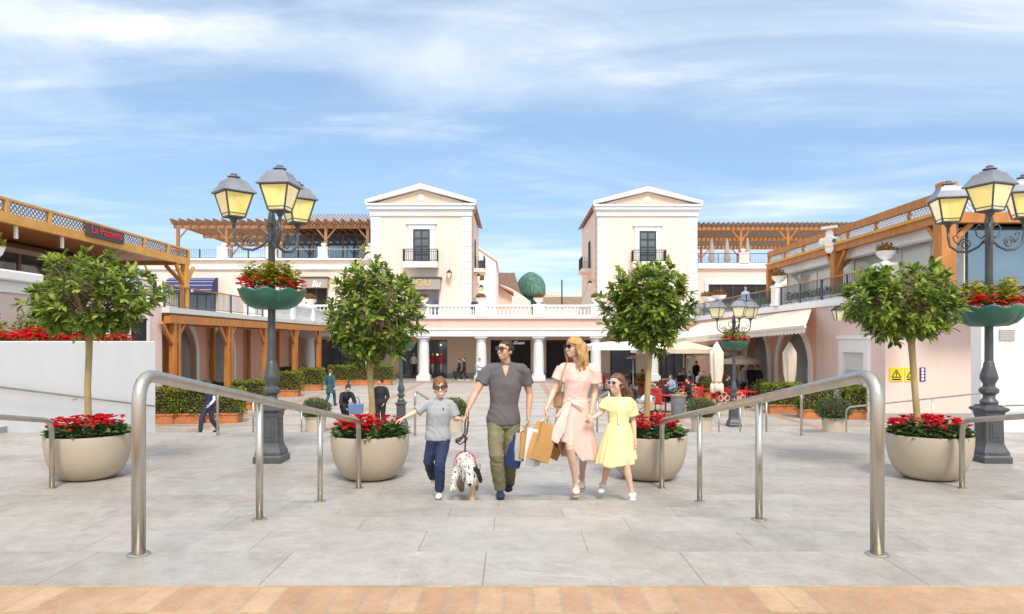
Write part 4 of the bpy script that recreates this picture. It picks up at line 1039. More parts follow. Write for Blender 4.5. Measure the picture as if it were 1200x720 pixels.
wall_lamp('large lantern on the pink wall behind the leaning tree', (14, 28.4, Z(362, 28.4) + .1), (-1, 0, 0))
railing('terrace_railing', 'blue grey railing with a timber top along the right terrace, far stretch', (14.0, 36.3, FZ), (14.0, 52, FZ), .95, blueiron, wood, 2.2, .14, 'right terrace railings')
railing('terrace_railing', 'blue grey railing with a timber top along the right terrace, near stretch', (14.0, 26.2, FZ), (14.0, 35.5, FZ), .95, blueiron, wood, 2.2, .14, 'right terrace railings')
railing('terrace_railing', 'timber topped railing at the right end of the terrace', (18.4, 25.75, FZ), (23.5, 25.75, FZ), .95, blueiron, woody, 2.2, .14, 'right terrace railings')
railing('terrace_railing', 'timber topped railing between the corner urn and the white parapet', (14.5, 25.75, FZ), (16.5, 25.75, FZ), .95, blueiron, wood, 2.2, .14, 'right terrace railings')
MB().box(16.6, 18.3, 25.55, 26.1, FZ, Z(311, 25.6)).build('parapet', white, b, world=True, bevel=.02)
pedestal('white pedestal on the right terrace edge by the awning', (14.05, 35.9, FZ), .62, 1.1); urn('white urn of rusty flowers on the right terrace edge', (14.05, 35.9, FZ + 1.1), .93)
pedestal('white pedestal at the corner of the right terrace', (14.1, 25.75, FZ), .62, 1.1); urn('white urn of rusty flowers at the right terrace corner, behind the leaning tree', (14.1, 25.75, FZ + 1.1), .88)
urn('white urn of rusty flowers over the cafe awning, left one', (X(828, 50), 50, Z(357, 50)), 1.1); urn('white urn of rusty flowers over the cafe awning, right one', (X(843, 48), 48, Z(356, 48)), 1.15)
# timber pavilion on the right terrace
t = thing('timber_pavilion', 'orange timber pavilion with a lattice band on the right terrace', 'pergola', (14.6, 30, FZ)); a0, a1 = 22.8, 38.8
g0, g1, g2, g3 = 7.02, 7.36, 7.78, 8.12
MB().box(14.5, 14.7, a0, a1, g3 - .3, g3).build('top_beam', wood, t, world=True)
MB().box(14.46, 14.7, a0, a1, g0 + .05, g1).build('fascia_beam', wood, t, world=True)
MB().box(14.38, 14.49, a0, a1, g1 - .02, g1 + .09).build('gutter', woody, t, world=True)
m = MB(); lattice(m, (14.6, a0), (14.6, a1), g1, g3 - .3, .2, .04, .02); lattice(m, (14.6, a0), (24, a0), g1, g3 - .3, .2, .04, .02); m.build('lattice_screen', offw, t, world=True)
for i in range(8): MB().box(14.54, 14.66, a0 + i * 2.28 - .06, a0 + i * 2.28 + .06, g1, g3 - .3).build('lattice_post', wood, t, world=True)
MB().box(14.7, 24, a0, a0 + .2, g3 - .3, g3).build('front_beam', wood, t, world=True); MB().box(14.7, 24, a0 - .04, a0 + .2, g0, g1).build('front_fascia', wood, t, world=True)
MB().box(14.7, 24, a0 + .2, a1, g0 + .1, g0 + .25).build('roof_deck', woodd, t, world=True)
MB().box(14.9, 15.3, a0 + .6, a1, g0 - .28, g0 + .1).build('awning_cassette', white, t, world=True)
for d, w in ((a1 - .15, .16), (30.7, .2), (a0 + .25, .24)):
    m = MB(); m.box(14.6 - w, 14.6 + w, d - w, d + w, FZ, g0 + .05)
    for s in (-1, 1):
        if a0 < d + s * 1.0 < a1: m.beam((14.6, d + s * .15, g0 - .75), (14.6, d + s * .85, g0 + .02), .14, .16)
    m.beam((14.7, d, g0 - .75), (15.5, d, g0 + .02), .14, .16)
    m.build('post', wood, t, world=True)
MB().box(14.38, 14.85, a0 - .06, a0 + .42, g3 - .31, g3 + .28).build('corner_post_cap', wood, t, world=True, bevel=.03)
opening(t, 'x', 15.6, 23.5, 38.6, FZ + .05, g0 - .05, offw, glassl, 8, 1, .05, out=-1, name='glass_screen')
opening(t, 'y', 23.6, 15.7, 24, FZ + .05, g0 - .05, frameb, glassb, 4, 1, .06, name='front_glass')
MB().box(15.7, 24, 23.7, 38.6, FZ, g0).build('room', darkw, t, world=True)
t = thing('medallion', 'white lobed medallion on the orange timber pavilion', 'ornament', (14.3, 30.7, Z(283, 30.7)))
m = MB(); Rm = Matrix.Rotation(-PI / 2, 4, 'Y')
m.lathe([(.42, 0), (.42, .12), (.36, .15), (0, .16)], n=28, M=Rm)
for yy, zz, r in ((.48, 0, .26), (-.48, 0, .26), (0, .5, .26), (0, -.5, .3)): m.lathe([(r, 0), (r, .1), (r * .7, .12), (0, .12)], n=18, M=Matrix.Translation((0, yy, zz)) @ Rm)
m.box(-.2, 0, -.5, .5, .82, 1.0); t.rotation_euler = (0, 0, R(38)); t.scale = (.68, .68, .68); m.build('body', offw, t); MB().lathe([(.12, .0), (.12, .19), (0, .2)], n=14, M=Matrix.Translation((0, -.36, 0)) @ Rm).build('dial', iron, t)
# planting strip behind the terrace railing
it = []
random.seed(8)
t = thing('terrace_hedge', 'low yellow green hedge behind the right terrace railing', 'hedge', (14.5, 31, FZ))
for i in range(4200): it.append((V((random.uniform(-.25, .25), random.uniform(-5, 21), random.uniform(.08, .62))), rv() + V((0, 0, .3)), V((0, 0, 1)) + rv(.5), .13, .07))
leafmesh('leaves', it, hedgel, t); MB().box(-.2, .2, -5, 21, 0, .25).build('trough', white, t)
t = thing('closed_parasol', 'dark closed parasol on the right terrace', 'parasol', (X(1186, 24.9), 24.9, FZ)); MB().lathe([(.2, .6), (.27, .9), (.2, 1.8), (.1, 2.2), (0, 2.35)], n=12, mod=lambda q, r, z, i: (r * (1 + .15 * math.sin(5 * q)), z)).build('cover', dcanvas, t); MB().tube([(0, 0, 0), (0, 0, .8)], .03, 6).build('pole', frameb, t)
t = thing('notice_board', 'small yellow notice behind the terrace railing', 'sign', (X(1194, 25.9), 25.9, FZ)); MB().box(-.5, .5, 0, .04, .1, .8).build('board', yell, t); MB().box(-.05, .05, .04, .08, 0, .7).build('leg', blueiron, t)
b = thing('white_block', 'plain white wall block with a vent behind the right lamp post', 'wall', (15, 17.5, 0))
MB().box(X(1150, 17.5), 19, 17.5, 17.9, 0, Z(366, 17.5)).build('wall', white, b, world=True)
MB().box(X(1150, 17.5) - .05, 19, 17.44, 17.96, Z(366, 17.5), Z(362, 17.5)).build('coping', white, b, world=True)
m = MB()
for i in range(6): m.box(X(1172, 17.45), X(1191, 17.45), 17.44, 17.497, Z(398 - i * 2.1, 17.45), Z(398 - i * 2.1, 17.45) + .03)
m.build('vent', paperg, b, world=True)

# ------------------------------------------------------------------ cafe awning, parasols
t = thing('cafe_awning', 'long cream sloping awning over the cafe on the right', 'awning', (12, 40, 3.5))
P = [(13.86, 31.6, 4.56), (13.86, 50.5, 4.4), (10.2, 46, 3.12), (12.2, 28.4, 3.70)]
m = MB(); n = 16; k = 8; v = []
for i in range(n + 1):
    for j in range(k + 1):
        u = i / n; w = j / k; p = V(P[0]).lerp(V(P[1]), u).lerp(V(P[3]).lerp(V(P[2]), u), w); p.z -= .10 * math.sin(PI * w) * (.6 + .4 * abs(math.sin(u * PI * 4))); v.append(p)
f = [(i * (k + 1) + j, i * (k + 1) + j + 1, (i + 1) * (k + 1) + j + 1, (i + 1) * (k + 1) + j) for i in range(n) for j in range(k)]
m.add(v, f); o = m.build('canvas', canvas, t, True, world=True); md = o.modifiers.new('s', 'SOLIDIFY'); md.thickness = .02
MB().beam((10.2, 46, 3.09), (12.2, 28.4, 3.67), .09, .12).build('front_bar', canvas, t, world=True)
m = MB()
for i in range(60):
    a = V(P[3]).lerp(V(P[2]), i / 60); c = V(P[3]).lerp(V(P[2]), (i + 1) / 60); z = V((0, 0, 1))
    m.add([a - z * .06, c - z * .06, c - z * .26, (a + c) / 2 - z * .33, a - z * .26], [(0, 1, 2, 3, 4)])
o = m.build('valance', canvas, t, world=True); o.modifiers.new('s', 'SOLIDIFY').thickness = .015
for u in (.01, .2, .4, .6, .8, .99):
    a = V(P[0]).lerp(V(P[1]), u); c = V(P[3]).lerp(V(P[2]), u)
    MB().beam(a - V((0, 0, .12)), c - V((0, 0, .1)), .05, .06).build('arm', paper, t, world=True)
def parasol(label, px, py, d, r, cm, h=.45, sq=True, group='open parasols of the cafe'):
    zt = Z(py, d); t = thing('open_parasol', label, 'parasol', (X(px, d), d, 0), 0, group); n = 4 if sq else 8
    m = MB(); v = [(0, 0, zt + h)]; k = 24
    for j in range(k):
        q = 2 * PI * j / k + PI / 4; rr = r / max(abs(math.cos(q + PI / 4 * 0)), abs(math.sin(q))) if sq else r
        v.append((rr * math.cos(q), rr * math.sin(q), zt + .03 * math.cos(q * 8)))
    for j in range(k): v.append((v[1 + j][0], v[1 + j][1], zt - .2 + .03 * math.cos(q * 8)))
    f = [(0, 1 + j, 1 + (j + 1) % k) for j in range(k)] + [(1 + j, 1 + k + j, 1 + k + (j + 1) % k, 1 + (j + 1) % k) for j in range(k)]
    o = m.add(v, f).build('canopy', cm, t); o.modifiers.new('s', 'SOLIDIFY').thickness = .02
    MB().tube([(0, 0, 0), (0, 0, zt + h)], .04, 8).build('pole', frameb, t)
    m = MB()
    for j in range(8): q = PI / 4 * j; m.beam((0, 0, zt + h - .1), (r * .95 * math.cos(q), r * .95 * math.sin(q), zt + .0), .025, .025)
    m.build('rib', woodb, t); MB().cbox((0, 0, 0), .7, .7, .1).build('base', iron, t)
parasol('large white square parasol behind the girl in yellow', 738, 405, 37, 2.3, wcanvas, .22)
parasol('white square parasol left of the tree behind the girl', 716, 406, 42, 2.2, wcanvas, .3)
parasol('sand coloured parasol between the tree and the far lamp', 803, 409, 35, 1.5, tcanvas, .42, False)
parasol('sand coloured parasol in front of the arches', 868, 422, 37, .95, tcanvas, .25, False)
parasol('cream parasol at the back of the cafe', 775, 410, 45, 1.8, wcanvas, .4)
parasol('white square parasol deep in the cafe, right of the trunk', 790, 408, 40, 1.7, wcanvas, .3)
parasol('sand coloured parasol under the far end of the awning', 835, 412, 40, 1.6, tcanvas, .4, False)
for px, d, l in ((840, 31, 'tall folded cream parasol just left of the far cafe lamp'), (925.5, 31, 'tall folded cream parasol in front of the arch')):
    t = thing('folded_parasol', l, 'parasol', (X(px, d), d, 0), 0, 'folded cream parasols'); random.seed(int(px))
    MB().lathe([(.20, .75), (.29, .8), (.27, 1.1), (.20, 1.18), (.2, 1.25), (.26, 1.6), (.28, 2.2), (.27, 2.55), (.24, 2.6), (.17, 2.75), (.05, 3.0), (0, 3.05)], n=48, mod=lambda q, r, z, i: (r * (1 + .17 * math.sin(6 * q + i * .2) + .06 * math.sin(13 * q)), z + .05 * math.sin(3 * q) * (i < 2))).build('canopy', canvas, t, True)
    MB().lathe([(.235, 1.17), (.24, 1.24)], n=16).build('strap', leatherl, t); MB().tube([(0, 0, 0), (0, 0, 1)], .035, 8).build('pole', woodb, t); MB().cbox((0, 0, 0), .6, .6, .08).build('base', iron, t)
# ------------------------------------------------------------------ people: lofts fused into one continuous surface
def loft(secs, side=V((1, 0, 0)), n=14, round_=True):
    """secs: (centre, r_side, r_front); closed tube with rounded ends"""
    P = [(V(c), a, b) for c, a, b in secs]; k = len(P)
    if round_:
        t0 = (P[0][0] - P[1][0]).normalized(); t1 = (P[-1][0] - P[-2][0]).normalized()
        r0 = min(P[0][1], P[0][2]); r1 = min(P[-1][1], P[-1][2])
        P = [(P[0][0] + t0 * r0 * .55, P[0][1] * .6, P[0][2] * .6)] + P + [(P[-1][0] + t1 * r1 * .55, P[-1][1] * .6, P[-1][2] * .6)]
        k += 2
    v = []; f = []
    for i, (c, a, b) in enumerate(P):
        t = (P[min(i + 1, k - 1)][0] - P[max(i - 1, 0)][0]).normalized()
        s = (side - t * side.dot(t)).normalized(); u = t.cross(s)
        for j in range(n):
            q = 2 * PI * j / n; v.append(c + s * math.cos(q) * a + u * math.sin(q) * b)
    for i in range(k - 1):
        for j in range(n): f.append((i * n + j, i * n + (j + 1) % n, (i + 1) * n + (j + 1) % n, (i + 1) * n + j))
    f.append(tuple(range(n))[::-1]); f.append(tuple(range((k - 1) * n, k * n)))
    return v, f
def fuse(name, mb, vox, m, parent=None, it=4, wr=None, fac=.5):
    me = mb.mesh(name); o = D.objects.new('tmp', me); col.objects.link(o)
    md = o.modifiers.new('r', 'REMESH'); md.mode = 'VOXEL'; md.voxel_size = vox
    if it: sm = o.modifiers.new('s', 'SMOOTH'); sm.factor = fac; sm.iterations = it
    bpy.context.view_layer.update()
    me2 = D.meshes.new_from_object(o.evaluated_get(bpy.context.evaluated_depsgraph_get()))
    D.objects.remove(o); D.meshes.remove(me); me2.name = name
    if wr:
        amp, scl, st = wr; co = [v.co.copy() for v in me2.vertices]; no = [v.normal.copy() for v in me2.vertices]
        for v, c, nn in zip(me2.vertices, co, no):
            q = V((c.x * scl * st[0], c.y * scl * st[1], c.z * scl * st[2])); w = noise.noise(q + noise.noise_vector(q * .6) * .8)
            v.co = c + nn * amp * (1 - 2 * abs(w)) 
    me2.materials.clear()
    return link(name, me2, m, parent, True)
def lerp(a, b, t): return V(a).lerp(V(b), t)
BASE = dict(head=(0, -.02, 1.675), neck=(0, .02, 1.49), chest=(0, 0, 1.30), waist=(0, 0, 1.10), pelvis=(0, 0, .94),
            shL=(-.185, .01, 1.44), elL=(-.235, .04, 1.14), wrL=(-.24, -.05, .89), shR=(.185, .01, 1.44), elR=(.235, .04, 1.14), wrR=(.24, -.05, .89),
            hipL=(-.095, 0, .92), knL=(-.10, -.02, .5), anL=(-.10, .03, .085), toL=(-.11, -.16, .03), hipR=(.095, 0, .92), knR=(.10, -.02, .5), anR=(.10, .03, .085), toR=(.11, -.16, .03))
def hand(mb, wr, d, nrm, S, curl, sg):
    d = V(d).normalized(); n = V(nrm); n = (n - d * n.dot(d)).normalized(); t = d.cross(n)
    wr = V(wr)
    mb.add(*loft([(wr, .026 * S, .019 * S), (wr + d * .035 * S, .036 * S, .018 * S), (wr + d * .085 * S, .039 * S, .014 * S)], t, 10))
    for i, l in enumerate((.068, .078, .072, .056)):
        b = wr + d * .085 * S + t * (-.029 + .0195 * i) * S; pts = [b - d * .02 * S, b]; a = .15
        for k in range(3):
            a += curl * (.9 if k else .6); dd = d * math.cos(a) + n * math.sin(a); b = b + dd * l * S * (.45, .33, .24)[k]; pts.append(b)
        mb.add(*loft([(p, .0088 * S * (1 - .06 * j), .0088 * S * (1 - .06 * j)) for j, p in enumerate(pts)], t, 7))
    b = wr + d * .025 * S + t * sg * .025 * S; p1 = b + (d * .6 + t * sg * .7 + n * .35).normalized() * .042 * S; p2 = p1 + (d * .8 + t * sg * .15 + n * .5).normalized() * .034 * S; p3 = p2 + (d * .8 + n * .6).normalized() * .022 * S
    mb.add(*loft([(b, .014 * S, .014 * S), (p1, .0105 * S, .0105 * S), (p2, .0095 * S, .0095 * S), (p3, .008 * S, .008 * S)], t, 7))
def head_parts(mb, M, k):
    def e(c, r): mb.ball((0, 0, 0), r, 18, 12, M @ Matrix.Translation(V(c)))
    e((0, .012, .03), (.074, .092, .090)); e((0, -.022, -.03), (.060, .070, .078)); e((0, -.045, -.075), (.034, .038, .034))
    e((0, -.055, .045), (.056, .04, .045))
    for s in (-1, 1):
        e((s * .036, -.066, -.022), (.026, .022, .028)); e((s * .074, .012, -.005), (.011, .02, .032))
    mb.add([M @ p for p in loft([((0, -.09, .028), .008, .01), ((0, -.103, .002), .011, .012), ((0, -.110, -.018), .016, .013), ((0, -.094, -.027), .014, .01)], n=8)[0]], loft([((0, -.09, .028), .008, .01), ((0, -.103, .002), .011, .012), ((0, -.110, -.018), .016, .013), ((0, -.094, -.027), .014, .01)], n=8)[1])
    e((0, -.088, -.057), (.022, .012, .008))
def hair_cap(M, seed=0, hl=.062, back=-.06, vol=1.0, side=-.0, wav=.006, top=0):
    """shell over the skull, sunk into the head over the face"""
    m = MB(); n, k = 40, 26; v = []; f = []
    def rad(q, a):
        d = V((math.cos(a) * math.cos(q), math.cos(a) * math.sin(q), math.sin(a)))
        p = V((d.x * .085 * vol, .014 + d.y * .105 * vol, .028 + d.z * (.105 + top) * vol))
        w = noise.noise(V((d.x * 5 + seed, d.y * 5, d.z * 2.5))) * 2 * wav + noise.noise(V((d.x * 14 + seed, d.y * 14, d.z * 5))) * wav
        p += d * w
        face = max(0, min(1, (-p.y - .018 + .0) / .03)) * max(0, min(1, (hl + .25 * abs(p.x) * 0 - p.z) / .018))
        lowb = max(0, min(1, (back - p.z) / .02)); sides = max(0, min(1, (side - p.z) / .02)) * max(0, min(1, (.035 - p.y) / .02))
        s = max(face, lowb, sides); q_ = V((d.x * .05, .01 + d.y * .06, .02 + d.z * .07))
        return p.lerp(q_, s)
    for i in range(k + 1):
        a = -PI / 2 + PI * i / k
        for j in range(n): v.append(M @ rad(2 * PI * j / n, a))
    for i in range(k):
        for j in range(n): f.append((i * n + j, i * n + (j + 1) % n, (i + 1) * n + (j + 1) % n, (i + 1) * n + j))
    return m.add(v, f)
def glasses(M, lm, fm, parent, round_=False, name='sunglasses'):
    m = MB(); f = MB(); rs = []
    for s in (-1, 1):
        pts = []
        for i in range(16):
            q = 2 * PI * i / 16; ex = 1 if round_ else .6
            cx = math.copysign(abs(math.cos(q)) ** ex, math.cos(q)); sz = math.copysign(abs(math.sin(q)) ** ex, math.sin(q)); pts.append((s * .034 + cx * .028, sz * (.026 if round_ else .023) + .022))
        m.add([M @ V((a, -.112 + .0, b)) for a, b in pts] + [M @ V((a, -.106, b)) for a, b in pts], [tuple(range(16)), tuple(range(31, 15, -1))] + [(i, i + 16, (i + 1) % 16 + 16, (i + 1) % 16) for i in range(16)])
        f.tube([M @ V((a, -.111, b)) for a, b in pts + pts[:1]], .0035, 5)
        f.tube([M @ V((s * .06, -.11, .03)), M @ V((s * .078, -.09, .028)), M @ V((s * .082, 0, .02)), M @ V((s * .08, .02, .008))], .0038, 5)
    f.tube([M @ V((-.008, -.112, .026)), M @ V((.008, -.112, .026))], .004, 5)
    o = f.build(name, fm, parent, True); m.build('lens', lm, o)
    return o
def shoe(mb, an, to, S, w=.046, h=.05, heel=.0):
    an = V(an); to = V(to); d = to - an; hd = V((d.x, d.y, 0)).normalized(); dz = (to.z - an.z + .055 * S)
    d = (hd * .2 * S + V((0, 0, dz))).normalized(); sd = V((0, 0, 1)).cross(hd)
    lo = an - V((0, 0, .045 * S))
    mb.add(*loft([(lo - hd * .045 * S, w * .75 * S, h * .75 * S), (lo + d * .02 * S, w * .85 * S, h * .8 * S), (lo + d * .10 * S, w * S, h * .72 * S), (lo + d * .165 * S, w * 1.02 * S, h * .6 * S), (lo + d * .215 * S, w * .75 * S, h * .5 * S)], sd, 12))
    mb.add(*loft([(lo + V((0, 0, .02 * S)), w * .8 * S, w * .85 * S), (an + V((0, 0, .02 * S)), .043 * S, .05 * S)], sd, 10))
def person(label, loc, J, S, sk, look=(0, 0), tilt=0, fem=False, top=None, sleeve=.5, bottom=None, bot_len=1, hair=None, hairf=None, shoes=None, vox=.007, rz=0,
           topw=(.005, 14, (1, 1, 1)), group=None, handd=None, curl=(.5, .5), bw=1, long_top=0, hk=None, tuck=0, palm=None, under=None):
    B = {k: V(p) * S for k, p in BASE.items()}; B.update({k: V(p) for k, p in (J or {}).items()}); J = B
    w = bw * S; m = MB()
    sd = (J['shR'] - J['shL']); sd.z = 0; sd.normalize(); hs = (J['hipR'] - J['hipL']); hs.z = 0; hs.normalize()
    shm = (J['shL'] + J['shR']) / 2; wst = .112 if fem else .132; hp = .165 if fem else .155
    tors = lambda g: [(J['pelvis'] + V((0, 0, -.07 * S)), (hp - .03) * w + g, .095 * w + g), (J['pelvis'] + V((0, 0, .0)), hp * w + g, .108 * w + g), (J['waist'], wst * w + g, .09 * w + g), (J['chest'], (.145 if fem else .165) * w + g, (.112 if fem else .115) * w + g),
                      (lerp(J['chest'], shm, .7), (.15 if fem else .172) * w + g, .095 * w + g), (shm + V((0, 0, .015 * S)), .10 * w + g, .07 * w + g), (J['neck'], .056 * w + g, .056 * w + g)]
    m.add(*loft(tors(0), sd, 20))
    m.add(*loft([(J['shL'], .05 * w, .05 * w), (shm, .06 * w, .06 * w), (J['shR'], .05 * w, .05 * w)], V((0, 1, 0)), 12))
    hk = hk or (.235 * S / .245 if S > .9 else .92 * (S ** .35))
    Mh = Matrix.Translation(J['head']) @ Matrix.Rotation(look[0], 4, 'Z') @ Matrix.Rotation(look[1], 4, 'X') @ Matrix.Rotation(tilt, 4, 'Y') @ Matrix.Scale(hk, 4)
    m.add(*loft([(J['neck'] - V((0, 0, .05 * S)), .062 * w, .062 * w), (J['neck'] + V((0, 0, .02)), .052 * w, .055 * w), (J['head'] + V((0, .015, -.03)), .05 * w, .056 * w)], sd, 14))
    head_parts(m, Mh, hk)
    hd = handd or {}; pm = palm or {}
    for s, sg in (('L', -1), ('R', 1)):
        sh, el, wr_ = J['sh' + s], J['el' + s], J['wr' + s]
        m.add(*loft([(sh, .052 * w, .054 * w), (lerp(sh, el, .45), .047 * w, .05 * w), (el, .038 * w, .038 * w)], V((0, 1, 0)), 12))
        m.add(*loft([(el, .038 * w, .038 * w), (lerp(el, wr_, .3), .04 * w, .039 * w), (wr_, .026 * w, .022 * w)], V((0, 1, 0)), 12))
        dd = hd.get(s, (wr_ - el).normalized()); hand(m, wr_, dd, pm.get(s, V((-sg, -.25, 0))), S, curl[0 if s == 'L' else 1], -sg if V(dd).z < 0 else sg)
        hi, kn, an, to = J['hip' + s], J['kn' + s], J['an' + s], J['to' + s]
        m.add(*loft([(hi, .088 * w, .095 * w), (lerp(hi, kn, .4), .075 * w, .082 * w), (kn, .054 * w, .058 * w)], hs, 14))
        m.add(*loft([(kn, .054 * w, .057 * w), (lerp(kn, an, .3), .053 * w, .058 * w), (lerp(kn, an, .75), .036 * w, .04 * w), (an, .034 * w, .04 * w)], hs, 14))
        shoe(m, an, to, S * .93, .04, .042)
    p = fuse('person', m, vox, sk, None, 3)
    p.location = loc; p.rotation_euler = (0, 0, rz); tag(p, label, 'person', group)
    if top:
        t = MB(); g = .014 * S
        sec = tors(g); sec[0] = (sec[0][0] + V((0, 0, .012)), (hp - .004) * w + g, .104 * w + g); sec = [(c, a + (.016 * S if i < 2 else .006 * S if i == 2 else 0), b_ + (.016 * S if i < 2 else .006 * S if i == 2 else 0)) for i, (c, a, b_) in enumerate(sec)]
        if long_top: sec = [(J['pelvis'] + V((0, 0, -long_top)), .19 * w + g, .15 * w + g)] + sec[1:]
        t.add(*loft(sec[:-1] + [(J['neck'] + V((0, 0, -.015 * S)), .066 * w, .066 * w)], sd, 22, False))
        t.add(*loft([(J['shL'] + V((0, 0, .0)), .048 * w + g, .05 * w + g), (shm + V((0, 0, .02 * S)), .06 * w + g, .06 * w + g), (J['shR'] + V((0, 0, .0)), .048 * w + g, .05 * w + g)], V((0, 1, 0)), 14))
        for s in 'LR':
            sh, el, wr_ = J['sh' + s], J['el' + s], J['wr' + s]; dn = (el - sh).normalized()
            if sleeve <= 1: t.add(*loft([(sh, .05 * w + g * .8, .054 * w + g * .8), (lerp(sh, el, sleeve * .6), .05 * w + g * .9, .056 * w + g), (lerp(sh, el, sleeve), .051 * w + g * 1.1, .058 * w + g * 1.2)], V((0, 1, 0)), 14, False))
            else: t.add(*loft([(sh, .056 * w + g, .058 * w + g), (lerp(sh, el, .5), .054 * w + g, .056 * w + g), (el, .047 * w + g, .047 * w + g), (lerp(el, wr_, .5), .042 * w + g, .042 * w + g), (wr_, .033 * w + g, .033 * w + g)], V((0, 1, 0)), 14, False))
        fuse('shirt' if not long_top else 'coat', t, vox, top, p, 3, topw)
    if under:
        for s in 'LR':
            t = MB(); t.add(*loft([(lerp(J['sh' + s], J['el' + s], .3), .055 * w, .055 * w), (J['el' + s], .05 * w, .05 * w), (lerp(J['el' + s], J['wr' + s], .9), .038 * w, .038 * w)], V((0, 1, 0)), 12, False)); fuse('undersleeve', t, vox, under, p, 2)
    if bottom:
        t = MB(); g = .012 * S
        t.add(*loft([(J['pelvis'] + V((0, 0, .09 * S)), (hp - .012) * w + g * .6, .098 * w + g * .6), (J['pelvis'], hp * w + g, .108 * w + g), (J['pelvis'] + V((0, 0, -.09 * S)), (hp - .01) * w + g, .1 * w + g)], sd, 20, False))
        for s in 'LR':
            hi, kn, an = J['hip' + s], J['kn' + s], J['an' + s]
            t.add(*loft([(hi, .09 * w + g, .1 * w + g), (lerp(hi, kn, .5), .076 * w + g, .082 * w + g), (kn, .06 * w + g, .064 * w + g), (lerp(kn, an, .4), .06 * w + g, .064 * w + g), (lerp(kn, an, .97 * bot_len), .05 * w + g, .056 * w + g)], hs, 16, False))
        fuse('trousers', t, vox, bottom, p, 2, (.007 * S, 9, (1, 1, 1.2)))
    if shoes:
        for s in 'LR':
            t = MB(); shoe(t, J['an' + s], J['to' + s], S, .05, .052); fuse('shoe', t, vox, shoes, p, 3)
    if hair:
        hm = hair_cap(Mh, seed=S * 10, **(hairf or {})); hm.build('hair', hair, p, True)
    return p, J, Mh
def jp(loc, d0, spec):      # joints given as (px, py, depth offset)
    o = V(loc); return {k: W(a, b, d0 + c) - o for k, (a, b, c) in spec.items()}

GZ = CZ - 1.77              # tread the family walks on
# --- the man
d0 = 7.76; loc = V((X(589, d0), d0, GZ))
J = jp(loc, d0, dict(head=(592, 411.5, -.03), neck=(593, 428, .03), chest=(592, 450, .01), waist=(591, 474, 0), pelvis=(590, 491, 0),
    shL=(572.5, 434, .0), shR=(613.5, 434, .03), elL=(557.5, 460, -.06), wrL=(548.5, 480, -.16), elR=(621, 462, .09), wrR=(619, 488.5, .02),
    hipL=(581.5, 496, -.01), hipR=(599, 496, .02), knL=(581, 533, -.13), anL=(586, 572.5, .02), toL=(587, 579, -.2), knR=(598, 534, .02), anR=(596.5, 567, .42), toR=(595.5, 575, .24)))
J['anL'].z = .085; J['toL'].z = .03
man, JM, MH = person('man in a charcoal polo shirt and olive chinos walking with a leash and shopping bags', loc, J, 1.0, skin2, look=(-R(38), R(-4)), tilt=R(4), top=polo, sleeve=.58, bottom=olive, shoes=navyshoe, hair=hbrown,
    hairf=dict(hl=.072, back=-.045, vol=1.0, side=.0, wav=.004, top=.008), topw=(.010, 6.5, (1, 1, .7)), curl=(.55, .75), handd={'L': (-.25, -.35, -.9), 'R': (-.05, -.1, -1)}, bw=1.03)
glasses(MH, lens, tort, man)
MB().ball((0, 0, 0), (.017, .006, .0045), 12, 6, MH @ Matrix.Translation((0, -.093, -.058)) @ Matrix.Rotation(0, 4, 'X')).build('smile', teeth, man, True)
m = MB()        # beard shadow along the jaw
col_ = MB(); nk = JM['neck']
for s in (-1, 1):
    col_.add(*loft([(nk + V((s * .065, .045, .012)), .012, .03), (nk + V((s * .075, -.02, -.005)), .012, .03), (nk + V((s * .045, -.085, -.045)), .008, .03), (nk + V((s * .040, -.108, -.078)), .006, .018)], V((1, 0, 0)), 8))
fuse('collar', col_, .006, polo, man, 2)
vn = MB(); vn.add(*loft([(nk + V((-.004, -.094, -.012)), .040, .016), (nk + V((-.004, -.122, -.055)), .030, .013), (nk + V((-.004, -.137, -.095)), .016, .010), (nk + V((-.004, -.14, -.125)), .005, .006)], V((1, 0, 0)), 10)); vn.build('neck_opening', skin2, man, True)
pk = MB(); pk.box(-.012, .012, -.006, .0, -.12, 0); pkt = pk.build('placket', polo, man, bevel=.004); pkt.location = (nk.x, nk.y - .124, nk.z - .085); pkt.rotation_euler = (R(-14), 0, 0)
# --- the boy
d0 = 7.74; loc = V((X(514, d0), d0, GZ)); S = .775
J = jp(loc, d0, dict(head=(516, 456, -.02), neck=(515, 470.5, .01), chest=(515, 484, 0), waist=(514, 499, 0), pelvis=(513.5, 511, 0),
    shL=(500.5, 474.5, .0), shR=(529.5, 474.5, .0), elL=(485.5, 484, -.04), wrL=(473.5, 490, -.1), elR=(534, 491, .0), wrR=(539.5, 491, -.16),
    hipL=(508.5, 515, 0), hipR=(519.5, 515, 0), knL=(502, 541, .02), anL=(507.5, 559, .36), toL=(508.5, 569, .31), knR=(515.5, 546, -.1), anR=(515, 571.5, .0), toR=(513.5, 579, -.18)))
J['anR'].z = .07; J['toR'].z = .025
boy, JB, MHB = person('boy in a grey T-shirt and navy trousers reaching to the red flowers', loc, J, S, skinf, look=(R(6), R(-2)), tilt=R(-5), top=greytee, sleeve=.78, bottom=navy, shoes=creamsh, hair=hchest,
    hairf=dict(hl=.05, back=-.05, vol=1.06, side=.005, wav=.007, top=.012), topw=(.009, 8, (1, 1, .7)), curl=(.3, .5), handd={'L': (-.85, -.2, -.35), 'R': (.6, -.6, -.1)}, palm={'L': V((0, 0, -1))}, bw=1.02, vox=.0062, hk=.93, long_top=0)
glasses(MHB, lensb, tort, boy, True)
MB().ball((0, 0, 0), (.017, .006, .0045), 12, 6, MHB @ Matrix.Translation((0, -.096, -.057))).build('smile', teeth, boy, True)
MB().box(-.006, .006, -.004, .004, -.011, .011).build('chest_emblem', navy, boy).location = JB['chest'] + V((.052, -.098, .055))
